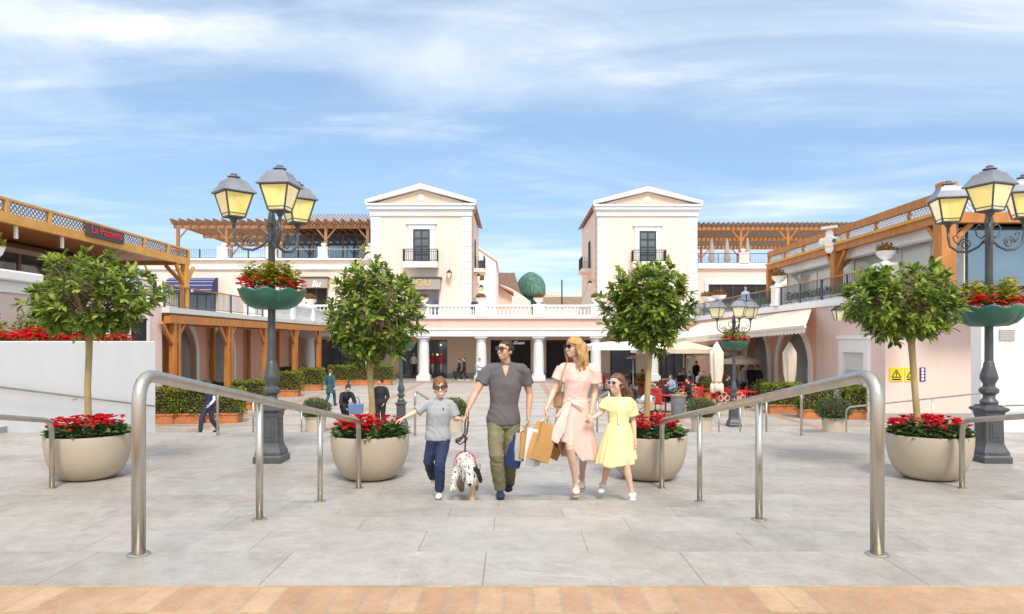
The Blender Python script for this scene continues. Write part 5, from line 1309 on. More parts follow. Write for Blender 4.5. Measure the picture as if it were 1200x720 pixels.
# --- dresses
def dress(p, J, S, mt, sleeve, waist_c, waist_r, hem_fn, hem_r, folds, vox, seed, flare=1.0, collar=True, sash=None, wr=(.007, 9, (1, 1, .7)), hemc=None):
    sd = (J['shR'] - J['shL']); sd.z = 0; sd.normalize(); shm = (J['shL'] + J['shR']) / 2; g = .014 * S; t = MB()
    t.add(*loft([(waist_c + V((0, 0, -.03)), waist_r[0], waist_r[1]), (waist_c, waist_r[0], waist_r[1]), (lerp(waist_c, J['chest'], .5), .125 * S + g, .10 * S + g), (J['chest'], .148 * S + g, .116 * S + g), (lerp(J['chest'], shm, .7), .152 * S + g, .097 * S + g), (shm + V((0, 0, .015 * S)), .10 * S + g, .07 * S + g), (J['neck'] + V((0, 0, -.03 * S)), .066 * S, .066 * S)], sd, 22, False))
    t.add(*loft([(J['shL'], .055 * S + g, .055 * S + g), (shm, .06 * S + g, .06 * S + g), (J['shR'], .055 * S + g, .055 * S + g)], V((0, 1, 0)), 14))
    for s in 'LR':
        sh, el = J['sh' + s], J['el' + s]
        t.add(*loft([(sh, .058 * S + g, .06 * S + g), (lerp(sh, el, sleeve * .6), .062 * S + g, .066 * S + g), (lerp(sh, el, sleeve), .07 * S + g, .074 * S + g)], V((0, 1, 0)), 14, False))
    fuse('bodice', t, vox, mt, p, 3, wr)
    nt, nz = 96, 26; v = []; f = []
    for i in range(nz + 1):
        u = i / nz
        for j in range(nt):
            q = 2 * PI * j / nt; hz, cx, cy = hem_fn(q); e = u ** .85
            rx = waist_r[0] + .008 + (hem_r[0] - waist_r[0]) * e; ry = waist_r[1] + .008 + (hem_r[1] - waist_r[1]) * e
            fd = 1 + folds[0] * (u ** .6) * (math.sin(folds[1] * q + 1.3 * math.sin(2 * q + seed) + .8 * u) + .5 * math.sin(folds[1] * 1.9 * q + seed * 2))
            z = waist_c.z + (hz - waist_c.z) * u
            v.append(V((waist_c.x + cx * u + rx * fd * math.cos(q), waist_c.y + cy * u + ry * fd * math.sin(q), z + .012 * math.sin(5 * q + seed) * u)))
    for i in range(nz):
        for j in range(nt): f.append((i * nt + j, i * nt + (j + 1) % nt, (i + 1) * nt + (j + 1) % nt, (i + 1) * nt + j))
    o = MB().add(v, f).build('skirt', mt, p, True); md = o.modifiers.new('s', 'SOLIDIFY'); md.thickness = .006; md.offset = 0
    if collar:
        c = MB(); nk = J['neck']
        for s in (-1, 1): c.add(*loft([(nk + V((s * .055, .04, -.005)) , .01, .022), (nk + V((s * .066, -.02, -.02)), .01, .028), (nk + V((s * .05, -.075, -.055)), .008, .03), (nk + V((s * .018, -.095, -.075)), .006, .02)], V((1, 0, 0)), 8))
        fuse('collar', c, .006, mt, p, 2)
    return o
# --- the woman
d0 = 7.70; loc = V((X(673, d0), d0, GZ)); S = .985
J = jp(loc, d0, dict(head=(672.5, 408.5, -.03), neck=(678, 427, .02), chest=(676.5, 446, .0), waist=(675, 464, 0), pelvis=(675.5, 484, 0),
    shL=(660, 432, -.01), shR=(696, 433.5, .03), elL=(649.5, 457, -.02), wrL=(641, 478, -.12), elR=(697, 461, .06), wrR=(693, 483.5, -.05),
    hipL=(667, 489, -.02), hipR=(684.5, 489, .02), knL=(668, 524, -.2), anL=(675, 567, -.05), toL=(675, 577, -.24), knR=(684, 529, .06), anR=(682, 561, .40), toR=(681, 571, .25)))
wom, JW, MHW = person('woman with wavy blond hair in a belted blush pink shirt dress', loc, J, S, skinf, look=(-R(52), R(-3)), tilt=R(3), fem=True, curl=(.5, .6), handd={'L': (-.35, -.3, -.85), 'R': (-.2, -.5, -.8)}, bw=.93)
glasses(MHW, lens, tort, wom)
MB().ball((0, 0, 0), (.016, .006, .0042), 12, 6, MHW @ Matrix.Translation((0, -.093, -.058))).build('smile', teeth, wom, True)
wc = W(674, 468, d0) - loc
def hemW(q):
    c, s = math.cos(q), math.sin(q); fl = max(0, min(1, (-c + .12) / .5)) * max(0, min(1, (.35 - s) / .5)); fl = fl * fl * (3 - 2 * fl)
    return .43 + .22 * fl, .055 - .06 * fl, .06 - .10 * fl
dress(wom, JW, S, pinkd2, .55, wc, (.128, .102), hemW, (.20, .20), (.05, 5), .0068, 1.0)
fl = MB(); fl.add(*loft([(W(667, 471, d0 - .12) - loc, .03, .012), (W(661, 487, d0 - .18) - loc, .045, .010), (W(655, 503, d0 - .22) - loc, .07, .009), (W(647, 517, d0 - .24) - loc, .075, .007)], V((1, 0, .35)), 16, False)); fuse('skirt_flap', fl, .0065, pinkd2, wom, 3, (.006, 8, (1, 1, .4)))
sh_ = MB(); sh_.add(*loft([(wc + V((0, 0, -.028)), .137, .112), (wc + V((0, 0, .028)), .137, .112)], V((1, 0, 0)), 28, False))
for a, b_ in (((660, 478), (652, 489)), ((668, 482), (665, 499)), ((672, 473), (684, 478))): sh_.add(*loft([(W(667, 469, d0 - .12) - loc, .010, .010), (W(a[0], a[1], d0 - .15) - loc, .017, .007), (W(b_[0], b_[1], d0 - .155) - loc, .02, .006)], V((1, 0, .4)), 10))
sh_.ball(W(667, 469, d0 - .13) - loc, (.022, .018, .022)); fuse('sash', sh_, .0065, pinkd2, wom, 2)
vn = MB(); vn.add(*loft([(JW['neck'] + V((-.012, -.088, -.015)), .034, .015), (JW['neck'] + V((-.012, -.110, -.055)), .024, .012), (JW['neck'] + V((-.012, -.124, -.095)), .007, .008)], V((1, 0, 0)), 10)); vn.build('neck_opening', skinf, wom, True)
bt = MB()
for i in range(6): bt.ball(lerp(JW['neck'] + V((-.012, -.085, -.08)), wc + V((-.015, -.108, .04)), i / 5) + V((0, -.028 * math.sin(PI * (i + .8) / 7), 0)), .007, 8, 6)
bt.build('buttons', offw, wom)
hm = hair_cap(MHW, 4, hl=.055, back=-.2, vol=1.10, side=-.2, wav=.008)
random.seed(21)
Mi = MHW.to_3x3()
hk_ = MB(); hk_.add(hm.v, hm.f)
for i in range(26):
    a = R(-22 + i * 11.2 + random.uniform(-4, 4)) if i < 21 else R(random.uniform(0, 180))
    st = MHW @ V((.072 * math.cos(a), .02 + .088 * math.sin(a), random.uniform(.02, .07))); L_ = random.uniform(.23, .31) * (1 if math.sin(a) > -.3 else .85); ph = random.uniform(0, 6)
    out = (Mi @ V((math.cos(a), math.sin(a) + .15, 0))).normalized(); pts = []
    for k in range(7):
        u = k / 6; pts.append((st + out * (.022 + .030 * math.sin(u * 2.8) + .014 * math.sin(u * 11 + ph) * u) + V((.010 * math.sin(u * 9 + ph), .010 * math.cos(u * 10 + ph), -L_ * u)), .026 * (1 - .55 * u), .019 * (1 - .5 * u)))
    hk_.add(*loft(pts, V((1, .3, 0)), 8))
fuse('hair', hk_, .0065, hblond, wom, 1, (.004, 30, (1, 1, .12)))
for s in 'LR':
    an, to = JW['an' + s], JW['to' + s]; t = MB(); hd = (V((to.x - an.x, to.y - an.y, 0))).normalized(); lo = an - V((0, 0, .055))
    t.add(*loft([(lo + hd * .10 + V((0, 0, -.0)), .045, .04), (lo + hd * .16, .046, .034), (lo + hd * .2, .036, .028)], V((0, 0, 1)).cross(hd), 12)); t.add(*loft([(lo - hd * .05, .04, .05), (lo - hd * .02, .042, .045)], V((0, 0, 1)).cross(hd), 12))
    o = fuse('sandal', t, .0065, creamsh, wom, 2)
    q = MB(); q.add(*loft([(lo - hd * .06 + V((0, 0, -.045)), .04, .03), (lo + hd * .06 + V((0, 0, -.05)), .043, .024), (lo + hd * .19 + V((0, 0, -.045)), .04, .016)], V((0, 0, 1)).cross(hd), 12)); fuse('wedge_sole', q, .0065, cork, o, 2)
    q = MB(); q.lathe([(.042, -.008), (.046, 0), (.042, .008)], an + V((0, 0, .03)), 16); q.build('ankle_strap', creamsh, o, True)
# --- the girl
d0 = 7.60; loc = V((X(726, d0), d0, GZ)); S = .80
J = jp(loc, d0, dict(head=(722.5, 451, -.03), neck=(724, 467, .01), chest=(725, 481, 0), waist=(725, 496, 0), pelvis=(725, 512, 0),
    shL=(711.5, 471, -.02), shR=(738.5, 472, .02), elL=(705.5, 483, -.02), wrL=(695.5, 490, -.1), elR=(742, 493, .06), wrR=(744, 514, -.02),
    hipL=(718.5, 516, 0), hipR=(732, 516, -.02), knL=(713, 543, .08), anL=(706.5, 570, .16), toL=(704, 577.5, .0), knR=(733.5, 545, -.14), anR=(741, 577, -.12), toR=(742.5, 584, -.30)))
J['anR'].z = .075; J['toR'].z = .025
girl, JG, MHG = person('girl with long brown hair in a lemon yellow dress holding hands with the woman', loc, J, S, skinf, look=(-R(42), R(-3)), tilt=R(2), fem=True, curl=(.5, .35), handd={'L': (-.7, -.3, .1), 'R': (.1, -.25, -1)}, bw=.98, vox=.0062, hk=.93)
glasses(MHG, lens, framepink, girl)
MB().ball((0, 0, 0), (.016, .006, .0045), 12, 6, MHG @ Matrix.Translation((0, -.093, -.058))).build('smile', teeth, girl, True)
wc = W(725, 496, d0) - loc
def hemG(q):
    c, s = math.cos(q), math.sin(q); return .40 + .06 * max(0, c) ** 2 * (1 if s < .5 else .5), -.03, .0
dress(girl, JG, S, yellowd, .70, wc, (.115, .095), hemG, (.215, .19), (.055, 8), .0062, 2.0)
m = MB(); m.box(-.013, .013, -.008, 0, -.2, 0); pk = m.build('placket', yellowd, girl, bevel=.003); pk.location = JG['neck'] + V((-.008, -.098, -.075)); pk.rotation_euler = (R(-8), 0, 0)
hm = hair_cap(MHG, 7, hl=.07, back=-.07, vol=1.03, side=-.03, wav=.004); hk_ = MB(); hk_.add(hm.v, hm.f)
Mg = MHG.to_3x3()
for i in range(20):
    a = random.uniform(.15 * PI, .85 * PI); st = MHG @ V((.05 * math.cos(a), .07 + .03 * math.sin(a), random.uniform(-.03, .05))); ph = random.uniform(0, 6)
    e1 = W(738, 462 + random.uniform(-3, 3), d0 + .08) - loc + rv(.018); e2 = W(741.5, 485, d0 + .12) - loc + rv(.03); e3 = W(743.5, 508 + random.uniform(-8, 6), d0 + .08) - loc + rv(.035)
    hk_.add(*loft([(st, .02, .02), (e1, .022, .02), (lerp(e1, e2, .5) + rv(.008), .022, .018), (e2, .02, .017), (lerp(e2, e3, .5) + rv(.012), .015, .013), (e3, .008, .008)], V((1, 0, 0)), 8))
fuse('hair', hk_, .0062, hgirl, girl, 1, (.004, 30, (1, 1, .12)))
for s in 'LR':
    t = MB(); shoe(t, JG['an' + s], JG['to' + s], S, .05, .052); o = fuse('shoe', t, .0062, creamsh, girl, 3)
    MB().lathe([(.040, -.03), (.043, .0), (.041, .035)], JG['an' + s], 16).build('sock', whitecl, o, True)

# ------------------------------------------------------------------ the dog, an English-setter-like coat of white with black flecks
def coat():
    m = D.materials.new('flecked coat'); nt, N, L, b = nodes(m)
    tc = N.new('ShaderNodeTexCoord'); n1 = N.new('ShaderNodeTexNoise'); n1.inputs['Scale'].default_value = 32; n1.inputs['Detail'].default_value = 3
    L.new(tc.outputs['Object'], n1.inputs['Vector']); r = N.new('ShaderNodeValToRGB'); r.color_ramp.elements[0].position = .57; r.color_ramp.elements[0].color = (.72, .68, .62, 1); r.color_ramp.elements[1].position = .645; r.color_ramp.elements[1].color = (.05, .045, .045, 1)
    L.new(n1.outputs['Fac'], r.inputs['Fac']); sp = N.new('ShaderNodeSeparateXYZ'); L.new(tc.outputs['Object'], sp.inputs[0])
    mr = N.new('ShaderNodeMapRange'); mr.inputs['From Min'].default_value = .2; mr.inputs['From Max'].default_value = .08; L.new(sp.outputs['Z'], mr.inputs['Value'])
    mx = N.new('ShaderNodeMix'); mx.data_type = 'RGBA'; L.new(mr.outputs[0], mx.inputs['Factor']); L.new(r.outputs['Color'], mx.inputs['A']); mx.inputs['B'].default_value = (.56, .38, .22, 1)
    L.new(mx.outputs['Result'], b.inputs['Base Color']); setin(b, Roughness=.85)
    n2 = N.new('ShaderNodeTexNoise'); n2.inputs['Scale'].default_value = 90; L.new(tc.outputs['Object'], n2.inputs['Vector']); bp = N.new('ShaderNodeBump'); bp.inputs['Strength'].default_value = .5; bp.inputs['Distance'].default_value = .02
    L.new(n2.outputs['Fac'], bp.inputs['Height']); L.new(bp.outputs[0], b.inputs['Normal'])
    return m
coatm = coat(); d0 = 7.58; loc = V((X(547, d0), d0, GZ)); m = MB(); sx = V((1, 0, 0))
def q3(px, py, dy): return W(px, py, d0 + dy) - loc
m.add(*loft([(q3(546, 549, .02), .10, .12), (q3(545, 546, .14), .125, .155), (q3(545, 545, .30), .125, .15), (q3(545.5, 543, .50), .11, .13), (q3(546, 542, .68), .115, .12), (q3(546, 544, .78), .09, .09)], sx, 18))
m.add(*loft([(q3(546, 545, .06), .085, .10), (q3(548, 546, -.06), .075, .08), (q3(550.5, 549, -.15), .062, .066)], sx, 14))          # neck
hd_ = lambda x, y, z: q3(551, 551, -.2) + V((x, y, z))
m.add(*loft([(hd_(-.005, .03, .03), .062, .055), (hd_(0, -.03, .015), .06, .056), (hd_(.002, -.085, -.045), .042, .042), (hd_(.004, -.12, -.10), .034, .036), (hd_(.005, -.135, -.135), .028, .026)], sx, 14))
for px, hip, kn, an, to in (('a', (535.5, 553, .08), (532, 562, -.04), (531, 570, -.05), (530.5, 574, -.1)), ('b', (554, 553, .08), (554, 567, .03), (553.5, 581, .0), (553, 585.5, -.05))):
    h, k, a, t = q3(*hip), q3(*kn), q3(*an), q3(*to)
    if px == 'b': a.z = .05; t.z = .022
    m.add(*loft([(h, .05, .075), (lerp(h, k, .6), .042, .05), (k, .032, .036), (a, .026, .029), (t, .035, .032), (t + V((0, -.035, -.004)), .03, .022)], sx, 12))
for px, dyy, lift in ((539.5, .62, 0), (556, .78, .03)):
    h = q3(px + 1, 545, dyy); k = h + V((0, -.12, -.20)); hk2 = h + V((0, .10, -.33)); a = h + V((0, .05, -.46)); a.z = max(.045 + lift, .045 + lift); t = a + V((0, -.07, -.025))
    m.add(*loft([(h, .065, .10), (lerp(h, k, .6), .055, .075), (k, .045, .055), (lerp(k, hk2, .6), .034, .04), (hk2, .026, .03), (a, .024, .026), (t, .034, .024)], sx, 12))
m.add(*loft([(q3(546, 539, .80), .03, .03), (q3(545, 536, .95), .024, .024), (q3(543, 537, 1.1), .018, .022), (q3(541, 541, 1.22), .008, .012)], sx, 8))
dog = fuse('setter_dog', m, .0065, coatm, None, 2, (.006, 24, (1, 1, .4))); dog.location = loc
tag(dog, 'white dog with black flecks and a black ear walking on a leash', 'dog')
for s, mt, pts in ((1, hblack, [(.05, .02, .045), (.075, .01, -.01), (.10, .015, -.075), (.115, .03, -.13)]), (-1, coatm, [(-.05, .03, .04), (-.07, .02, -.02), (-.075, .03, -.08), (-.07, .035, -.12)])):
    e = MB(); w_ = [.03, .048, .055, .03]; e.add(*loft([(hd_(*p), a, .014) for p, a in zip(pts, w_)], V((.25 * s, 1, .1)), 12)); fuse('ear', e, .0065, mt, dog, 2, (.005, 26, (1, 1, .3)))
MB().ball(hd_(.005, -.155, -.125), (.02, .014, .016), 12, 8).build('nose', blackcl, dog, True)
for s in (-1, 1):
    MB().ball(hd_(s * .033 + .002, -.075, .012), (.0115, .009, .0105), 10, 8).build('eye', lens, dog, True)
    MB().ball(hd_(s * .042, -.058, .018), (.028, .02, .03), 10, 8).build('eye_patch', hblack if s > 0 else coatm, dog, True)
hn = MB()
hn.tube([q3(545, 545, .2) + V((math.cos(a) * .128, 0, math.sin(a) * .158)) for a in [i * PI / 12 for i in range(25)]], .006, 6)
hn.tube([q3(545, 545, .2) + V((0, 0, .168)), q3(537, 543, .08) + V((-.02, -.04, .03)), q3(541, 553, -.05)], .006, 6)
hn.tube([q3(545, 545, .2) + V((0, 0, .168)), q3(554, 540, .08) + V((.03, 0, .03)), q3(556, 550, -.02)], .006, 6)
hn.build('harness', harn, dog, True)
ls = MB(); g0_ = W(547.5, 486, 7.60)
ls.tube([g0_ + V((.012, -.02, .02)), W(548.5, 497, 7.58), W(547, 508, 7.58), W(541, 514.5, 7.58), W(536, 516, 7.58)], .010, 8)
ls.tube([g0_ + V((-.008, -.02, .02)), W(545, 496, 7.60), W(545, 506, 7.60), W(541, 512.5, 7.6), W(535, 515, 7.6), W(534, 518, 7.6), W(539, 521, 7.6), W(544, 518, 7.62), W(547, 512, 7.62), W(545.5, 517, 7.62), W(545, 525, 7.68), W(545, 529, 7.78)], .009, 8)
ls.ball(W(537, 516, 7.58), (.035, .025, .022), 12, 8); ls.ball(W(546, 514, 7.6), (.02, .02, .028), 10, 8)
tag(ls.build('dog_leash', leather, None, True), 'brown leather leash looped from the hand of the man to the dog', 'leash')
# ------------------------------------------------------------------ shopping bags
def bag(label, px, py0, py1, d, w, dep, rz, tilt, mt, hm, logo=None, hand_at=None):
    """paper bag hanging from py0 (rim) to py1 (bottom)"""
    h = (py1 - py0) / 800 * d; t = thing('shopping_bag', label, 'bag', W(px, py0, d), 0, 'paper shopping bags'); t.rotation_euler = (tilt[1], tilt[0], rz)
    m = MB(); a, b = w / 2, dep / 2; n = 5
    v = []
    for z, k in ((-h, 1), (-h * .55, 1), (0, 1)):
        s = 1 if z < 0 else 1.0; bb = b * (1 if z <= -h * .5 else .72); v += [(-a, -bb, z), (a, -bb, z), (a + (-.02 if z > -h * .9 else 0), 0, z), (a, bb, z), (-a, bb, z), (-a + (.02 if z > -h * .9 else 0), 0, z)]
    f = [(5, 4, 3, 2, 1, 0)] + [(i * 6 + j, i * 6 + (j + 1) % 6, (i + 1) * 6 + (j + 1) % 6, (i + 1) * 6 + j) for i in range(2) for j in range(6)]
    o = m.add(v, f).build('body', mt, t, fixn=True); o.modifiers.new('s', 'SOLIDIFY').thickness = .004
    Hn = V((0, 0, .11)) if hand_at is None else None
    for s in (-1, 1):
        q = MB(); y = s * b * .6
        e = Hn if Hn else (Matrix.Rotation(-rz, 3, 'Z') @ (V(hand_at) - W(px, py0, d)))
        q.tube([(-a * .45, y, -.02), lerp((-a * .45, y, 0), e, .75), e + V((-.01, 0, 0)), e + V((.01, 0, 0)), lerp((a * .45, y, 0), e, .75), (a * .45, y, -.02)], .004, 6); q.build('handle', hm, t, True)
    if logo:
        l = MB()
        for bx in logo: l.box(-a + bx[0] * w, -a + bx[1] * w, -b - .004, -b - .001, -h + bx[2] * h, -h + bx[3] * h)
        l.build('logo', signblack if mt is not navyp else signwhite, t)
    return t
hR = W(618.5, 498.5, 7.72)
bag('navy paper bag, lowest of the bags held by the man', 608.5, 511, 548, 7.70, .17, .09, R(-12), (R(14), 0), navyp, navyp, None, hR)
bag('pale grey paper bag between the navy and the kraft bag', 612, 508, 540, 7.66, .12, .10, R(-40), (R(4), 0), paperg, leatherl, None, hR)
bag('small kraft bag with a dark printed mark held by the man', 617.5, 507, 537, 7.60, .135, .09, R(8), (R(4), 0), kraft, kraft, [(.42, .52, .42, .66), (.52, .62, .60, .66), (.52, .62, .42, .48), (.52, .62, .51, .56), (.62, .66, .42, .66), (.72, .78, .42, .66), (.78, .9, .6, .66), (.78, .9, .42, .48), (.9, .95, .42, .66)], hR)
hL = W(639.5, 488, 7.52)
bag('white paper bag, leftmost of the bags held by the woman', 627, 502, 546, 7.50, .14, .12, R(-35), (R(6), 0), paper, paper, None, hL)
bag('large kraft paper bag in front of the pink skirt', 641, 497, 541, 7.50, .22, .14, R(38), (R(20), 0), kraft, kraft, None, hL)
bag('kraft paper bag with a dark logo behind the pink skirt', 655, 508, 538, 7.82, .20, .12, R(20), (R(28), 0), kraft, kraft, [(.4, .75, .5, .7), (.55, .62, .45, .75)], hL)
# shoulder bag strap of the woman
t = thing('shoulder_bag', 'tan shoulder bag of the woman in pink', 'bag', W(655, 462, 7.80)); o_ = t.location.copy()
MB().tube([W(664, 425, 7.66) - o_, W(659.5, 436, 7.56) - o_, W(657, 450, 7.58) - o_, W(654, 462, 7.66) - o_], .011, 6).build('strap', leatherl, t, True)
MB().tube([W(664, 425, 7.72) - o_, W(662, 436, 7.86) - o_, W(658, 450, 7.86) - o_, W(655, 462, 7.8) - o_], .011, 6).build('strap', leatherl, t, True)
MB().box(-.06, .09, -.05, .05, -.16, .03).build('body', leatherl, t, bevel=.03)
# ------------------------------------------------------------------ people on the plaza
def at(px, d, z=0): return V((X(px, d), d, z))
def walk(S, st=.28, flip=1):
    j = {k: V(p) * S for k, p in BASE.items()}
    j['knL'] = V((-.09, -.24 * flip, .52)) * S; j['anL'] = V((-.09, -.26 * flip - .02, .10)) * S; j['toL'] = V((-.09, -.26 * flip - .2, .07)) * S
    j['knR'] = V((.09, .02, .48)) * S; j['anR'] = V((.09, .30, .14)) * S; j['toR'] = V((.09, .15, .035)) * S
    j['elL'] = V((-.25, .14, 1.16)) * S; j['wrL'] = V((-.26, .12, .92)) * S; j['elR'] = V((.25, -.02, 1.15)) * S; j['wrR'] = V((.24, -.22, .98)) * S
    return j
def sit(S, lean=0, hs=.46):
    j = {k: V(p) * S for k, p in BASE.items()}
    for k in ('head', 'neck', 'chest', 'waist', 'pelvis', 'shL', 'shR', 'elL', 'elR', 'hipL', 'hipR'):
        j[k] = j[k] + V((0, -lean * max(0, j[k].z - .9 * S), -(.94 * S - hs - .09)))
    for s, x in (('L', -.1), ('R', .1)):
        j['kn' + s] = V((x * 1.2, -.42 * S, hs + .06)); j['an' + s] = V((x * 1.2, -.40 * S, .085)); j['to' + s] = V((x * 1.3, -.60 * S, .03)); j['wr' + s] = V((x * 1.4, -.34 * S, hs + .22)); j['el' + s] = V((x * 2.5, -.06, hs + .30))
    return j
FV = .017; TW = (.008, 7, (1, 1, .6))
hs_ = dict(hl=.06, back=-.05, vol=1.03, side=.0, wav=.004); hl_ = dict(hl=.06, back=-.16, vol=1.12, side=-.16, wav=.01)
person('woman in a navy tunic and trousers striding past the left hedges', at(245, 21.6, .14), walk(.93), .93, skinf, fem=True, look=(R(-20), 0), top=navy, sleeve=.5, bottom=navy, shoes=blackcl, hair=hbrown, hairf=hl_, vox=.014, rz=R(-22), topw=TW, under=whitecl)
person('woman in a teal coat walking away across the plaza', at(387, 32), walk(.97), .97, skinf, fem=True, top=tealcl, sleeve=2, bottom=tealcl, shoes=blackcl, hair=hchest, hairf=hs_, vox=FV, rz=R(165), topw=TW, long_top=.28)
J = walk(.93); 
for k in ('head', 'neck', 'shL', 'shR', 'chest'): J[k] = J[k] + V((0, -.42 * (J[k].z - .9), -.12 * (J[k].z - .85)))
J['wrL'] = V((-.12, -.42, .80)); J['elL'] = V((-.26, -.30, .98)); J['wrR'] = V((.12, -.45, .82)); J['elR'] = V((.25, -.3, .98))
person('woman in black bending forward with a blue bag in front of the planter', at(404, 23.3), J, .93, skinf, fem=True, look=(R(-20), R(18)), top=blackcl, sleeve=2, bottom=blackcl, shoes=whitecl, hair=hblack, hairf=hl_, vox=.014, rz=R(35), topw=TW)
t = thing('tote_bag', 'blue tote bag of the bending woman in black', 'bag', at(417, 22.9, .62)); MB().prism([(-.22, 0), (.22, 0), (.26, .34), (-.26, .34)], 'y', -.08, .08).build('body', jeans, t, bevel=.03); MB().tube([(-.14, 0, .33), (-.08, 0, .55), (.08, 0, .55), (.14, 0, .33)], .014, 6).build('handle', blackcl, t, True)
person('man in a black jacket standing behind the tree beside the boy', at(446, 23.6), {k: V(p) for k, p in dict(wrR=(.2, -.16, .92), elR=(.27, .02, 1.14)).items()}, .99, skin2, look=(R(-50), R(8)), top=blackcl, sleeve=2, bottom=blackcl, shoes=blackcl, hair=hblack, hairf=hs_, vox=.014, rz=R(-12), topw=TW)
person('person in black walking left with a bag before the pink gallery wall', at(538, 52.6), walk(.95), .95, skin, fem=True, top=blackcl, sleeve=2, bottom=blackcl, shoes=whitecl, hair=hblack, hairf=hs_, vox=.025, rz=R(-80), topw=TW)
person('person in a black hoodie walking left, right one of the pair', at(544, 52.4), walk(1.0), 1.0, skin, top=blackcl, sleeve=2, bottom=blackcl, shoes=whitecl, hair=hblack, hairf=hs_, vox=.025, rz=R(-70), topw=TW)
t = thing('carrier_bag', 'dark bag carried by the walking pair', 'bag', at(533.5, 52.3, .35)); MB().box(-.2, .2, -.08, .08, 0, .42).build('body', blackcl, t, bevel=.03); MB().tube([(-.12, 0, .42), (-.06, 0, .62), (.06, 0, .62), (.12, 0, .42)], .012, 6).build('handle', blackcl, t)
person('man in a white shirt and blue jeans leaning by the column', at(562, 50.6), {k: V(p) for k, p in dict(wrL=(-.08, -.22, 1.3), elL=(-.25, -.1, 1.14), wrR=(.05, -.2, 1.28), elR=(.25, -.1, 1.14)).items()}, 1.0, skin, look=(R(10), R(8)), top=whitecl, sleeve=2, bottom=jeans, shoes=whitecl, hair=hblack, hairf=hs_, vox=.022, rz=R(-30), topw=TW)
person('woman in a beige coat half hidden by the trunk beside the boy', at(439, 49), walk(.96), .96, skinf, fem=True, top=tcanvas, sleeve=2, bottom=tcanvas, shoes=creamsh, hair=hchest, hairf=hs_, vox=.025, rz=R(20), topw=TW, long_top=.3)
person('dark clad person sitting behind the left hedges', at(357.5, 47), sit(.98), .98, skin, top=navy, sleeve=2, bottom=navy, shoes=blackcl, hair=hblack, hairf=hs_, vox=.025, rz=R(-70), topw=TW)
person('man in a light blue shirt on the terrace above the cafe awning', at(873.5, 46, 4.9), None, 1.0, skin2, look=(R(30), 0), top=bluecl, sleeve=2, bottom=navy, shoes=blackcl, hair=greycl, hairf=hs_, vox=.025, rz=R(160), topw=TW)
person('person in dark clothes on the terrace behind the balustrade by the left tower', at(556, 55, 4.77), None, .98, skin, top=navy, sleeve=2, bottom=blackcl, shoes=blackcl, hair=hblack, hairf=hs_, vox=.025, topw=TW)
# ------------------------------------------------------------------ hedges in terracotta troughs, clipped bushes in pots
def hedge_box(w, dp, h, seed, lm, n):
    random.seed(seed); it = []
    for i in range(n):
        p = V((random.uniform(-w / 2, w / 2), random.uniform(-dp / 2, dp / 2), random.uniform(0, h)))
        ax = random.choice('xyyzzz')
        if ax == 'x': p.x = math.copysign(w / 2, p.x)
        elif ax == 'y': p.y = math.copysign(dp / 2, p.y)
        else: p.z = h
        p += rv(.07) + V((p.x, p.y, p.z - h / 2)).normalized() * .17 * noise.noise(p * 3.1 + V((seed, 0, 0)))
        it.append((p, rv() + V((p.x / w, p.y / dp, .35)), V((p.x / w, p.y / dp, .7)) + rv(.6), random.uniform(.05, .09), random.uniform(.03, .05)))
    return it
HP = {}
def trough(label, px, d, w, key, lm, hh=.52, group='hedges in terracotta troughs'):
    if key not in HP:
        t = thing('hedge', label, 'hedge', at(px, d, .3), 0, group); leafmesh('leaves', hedge_box(w * 1.1, .62, hh, len(HP) + 3, lm, int(3600 * w)), lm, t)
        MB().box(-w / 2, w / 2, -.24, .24, -.02, hh - .07).build('dark_core', MATS['potting soil'], t)  # solid dark box added inside the leaves to close see-through gaps
        q = thing('trough', 'terracotta trough of the ' + label.replace(' hedge box', '').replace('yellow green', 'hedge'), 'planter', at(px, d, 0), 0, 'terracotta troughs'); m = MB(); a, b = w / 2, .32
        m.add([(-a * .95, -b * .9, 0), (a * .95, -b * .9, 0), (a * .95, b * .9, 0), (-a * .95, b * .9, 0), (-a, -b, .32), (a, -b, .32), (a, b, .32), (-a, b, .32)], [(3, 2, 1, 0), (4, 5, 6, 7), (0, 1, 5, 4), (1, 2, 6, 5), (2, 3, 7, 6), (3, 0, 4, 7)])
        m.build('body', terra, q, bevel=.015); MB().box(-a - .03, a + .03, -b - .03, b + .03, .31, .37).build('rim', terra, q, bevel=.012); HP[key] = (t, q)
    else:
        t, q = HP[key]; dup(t, at(px, d, .3), random.choice((0, PI)), label); dup(q, at(px, d, 0), 0, 'terracotta trough of the ' + label.replace(' hedge box', '').replace('yellow green', 'hedge'))
for px, d, k, l in ((188, 25.5, 0, 'yellow green hedge box beside the end of the white side wall'), (222, 25.6, 0, 'yellow green hedge box behind the woman in navy, left of her'), (263, 25.8, 0, 'yellow green hedge box right of the woman in navy'),
                    (292, 30.5, 0, 'yellow green hedge box just left of the left lamp post'), (338, 38, 1, 'dark green hedge box right of the left lamp post'), (366, 42.5, 1, 'dark green hedge box left of the last timber post'),
                    (398, 47.5, 1, 'dark green hedge box, first of the far row by the shop windows'), (424, 47.7, 1, 'dark green hedge box, second of the far row by the shop windows'), (449, 47.9, 1, 'dark green hedge box at the right end of the far row'),
                    (915.5, 29.2, 2, 'bushy hedge box under the folded parasol by the arch'), (955, 27.2, 2, 'bushy hedge box between the folded parasol and the round bush'), (1008, 27, 2, 'bushy hedge box in front of the white door frame')):
    trough(l, px, d, 1.22 if k != 1 else 1.25, k, (hedgel, hedgel, hedgel)[k], (.92, 1.0, .88)[k])
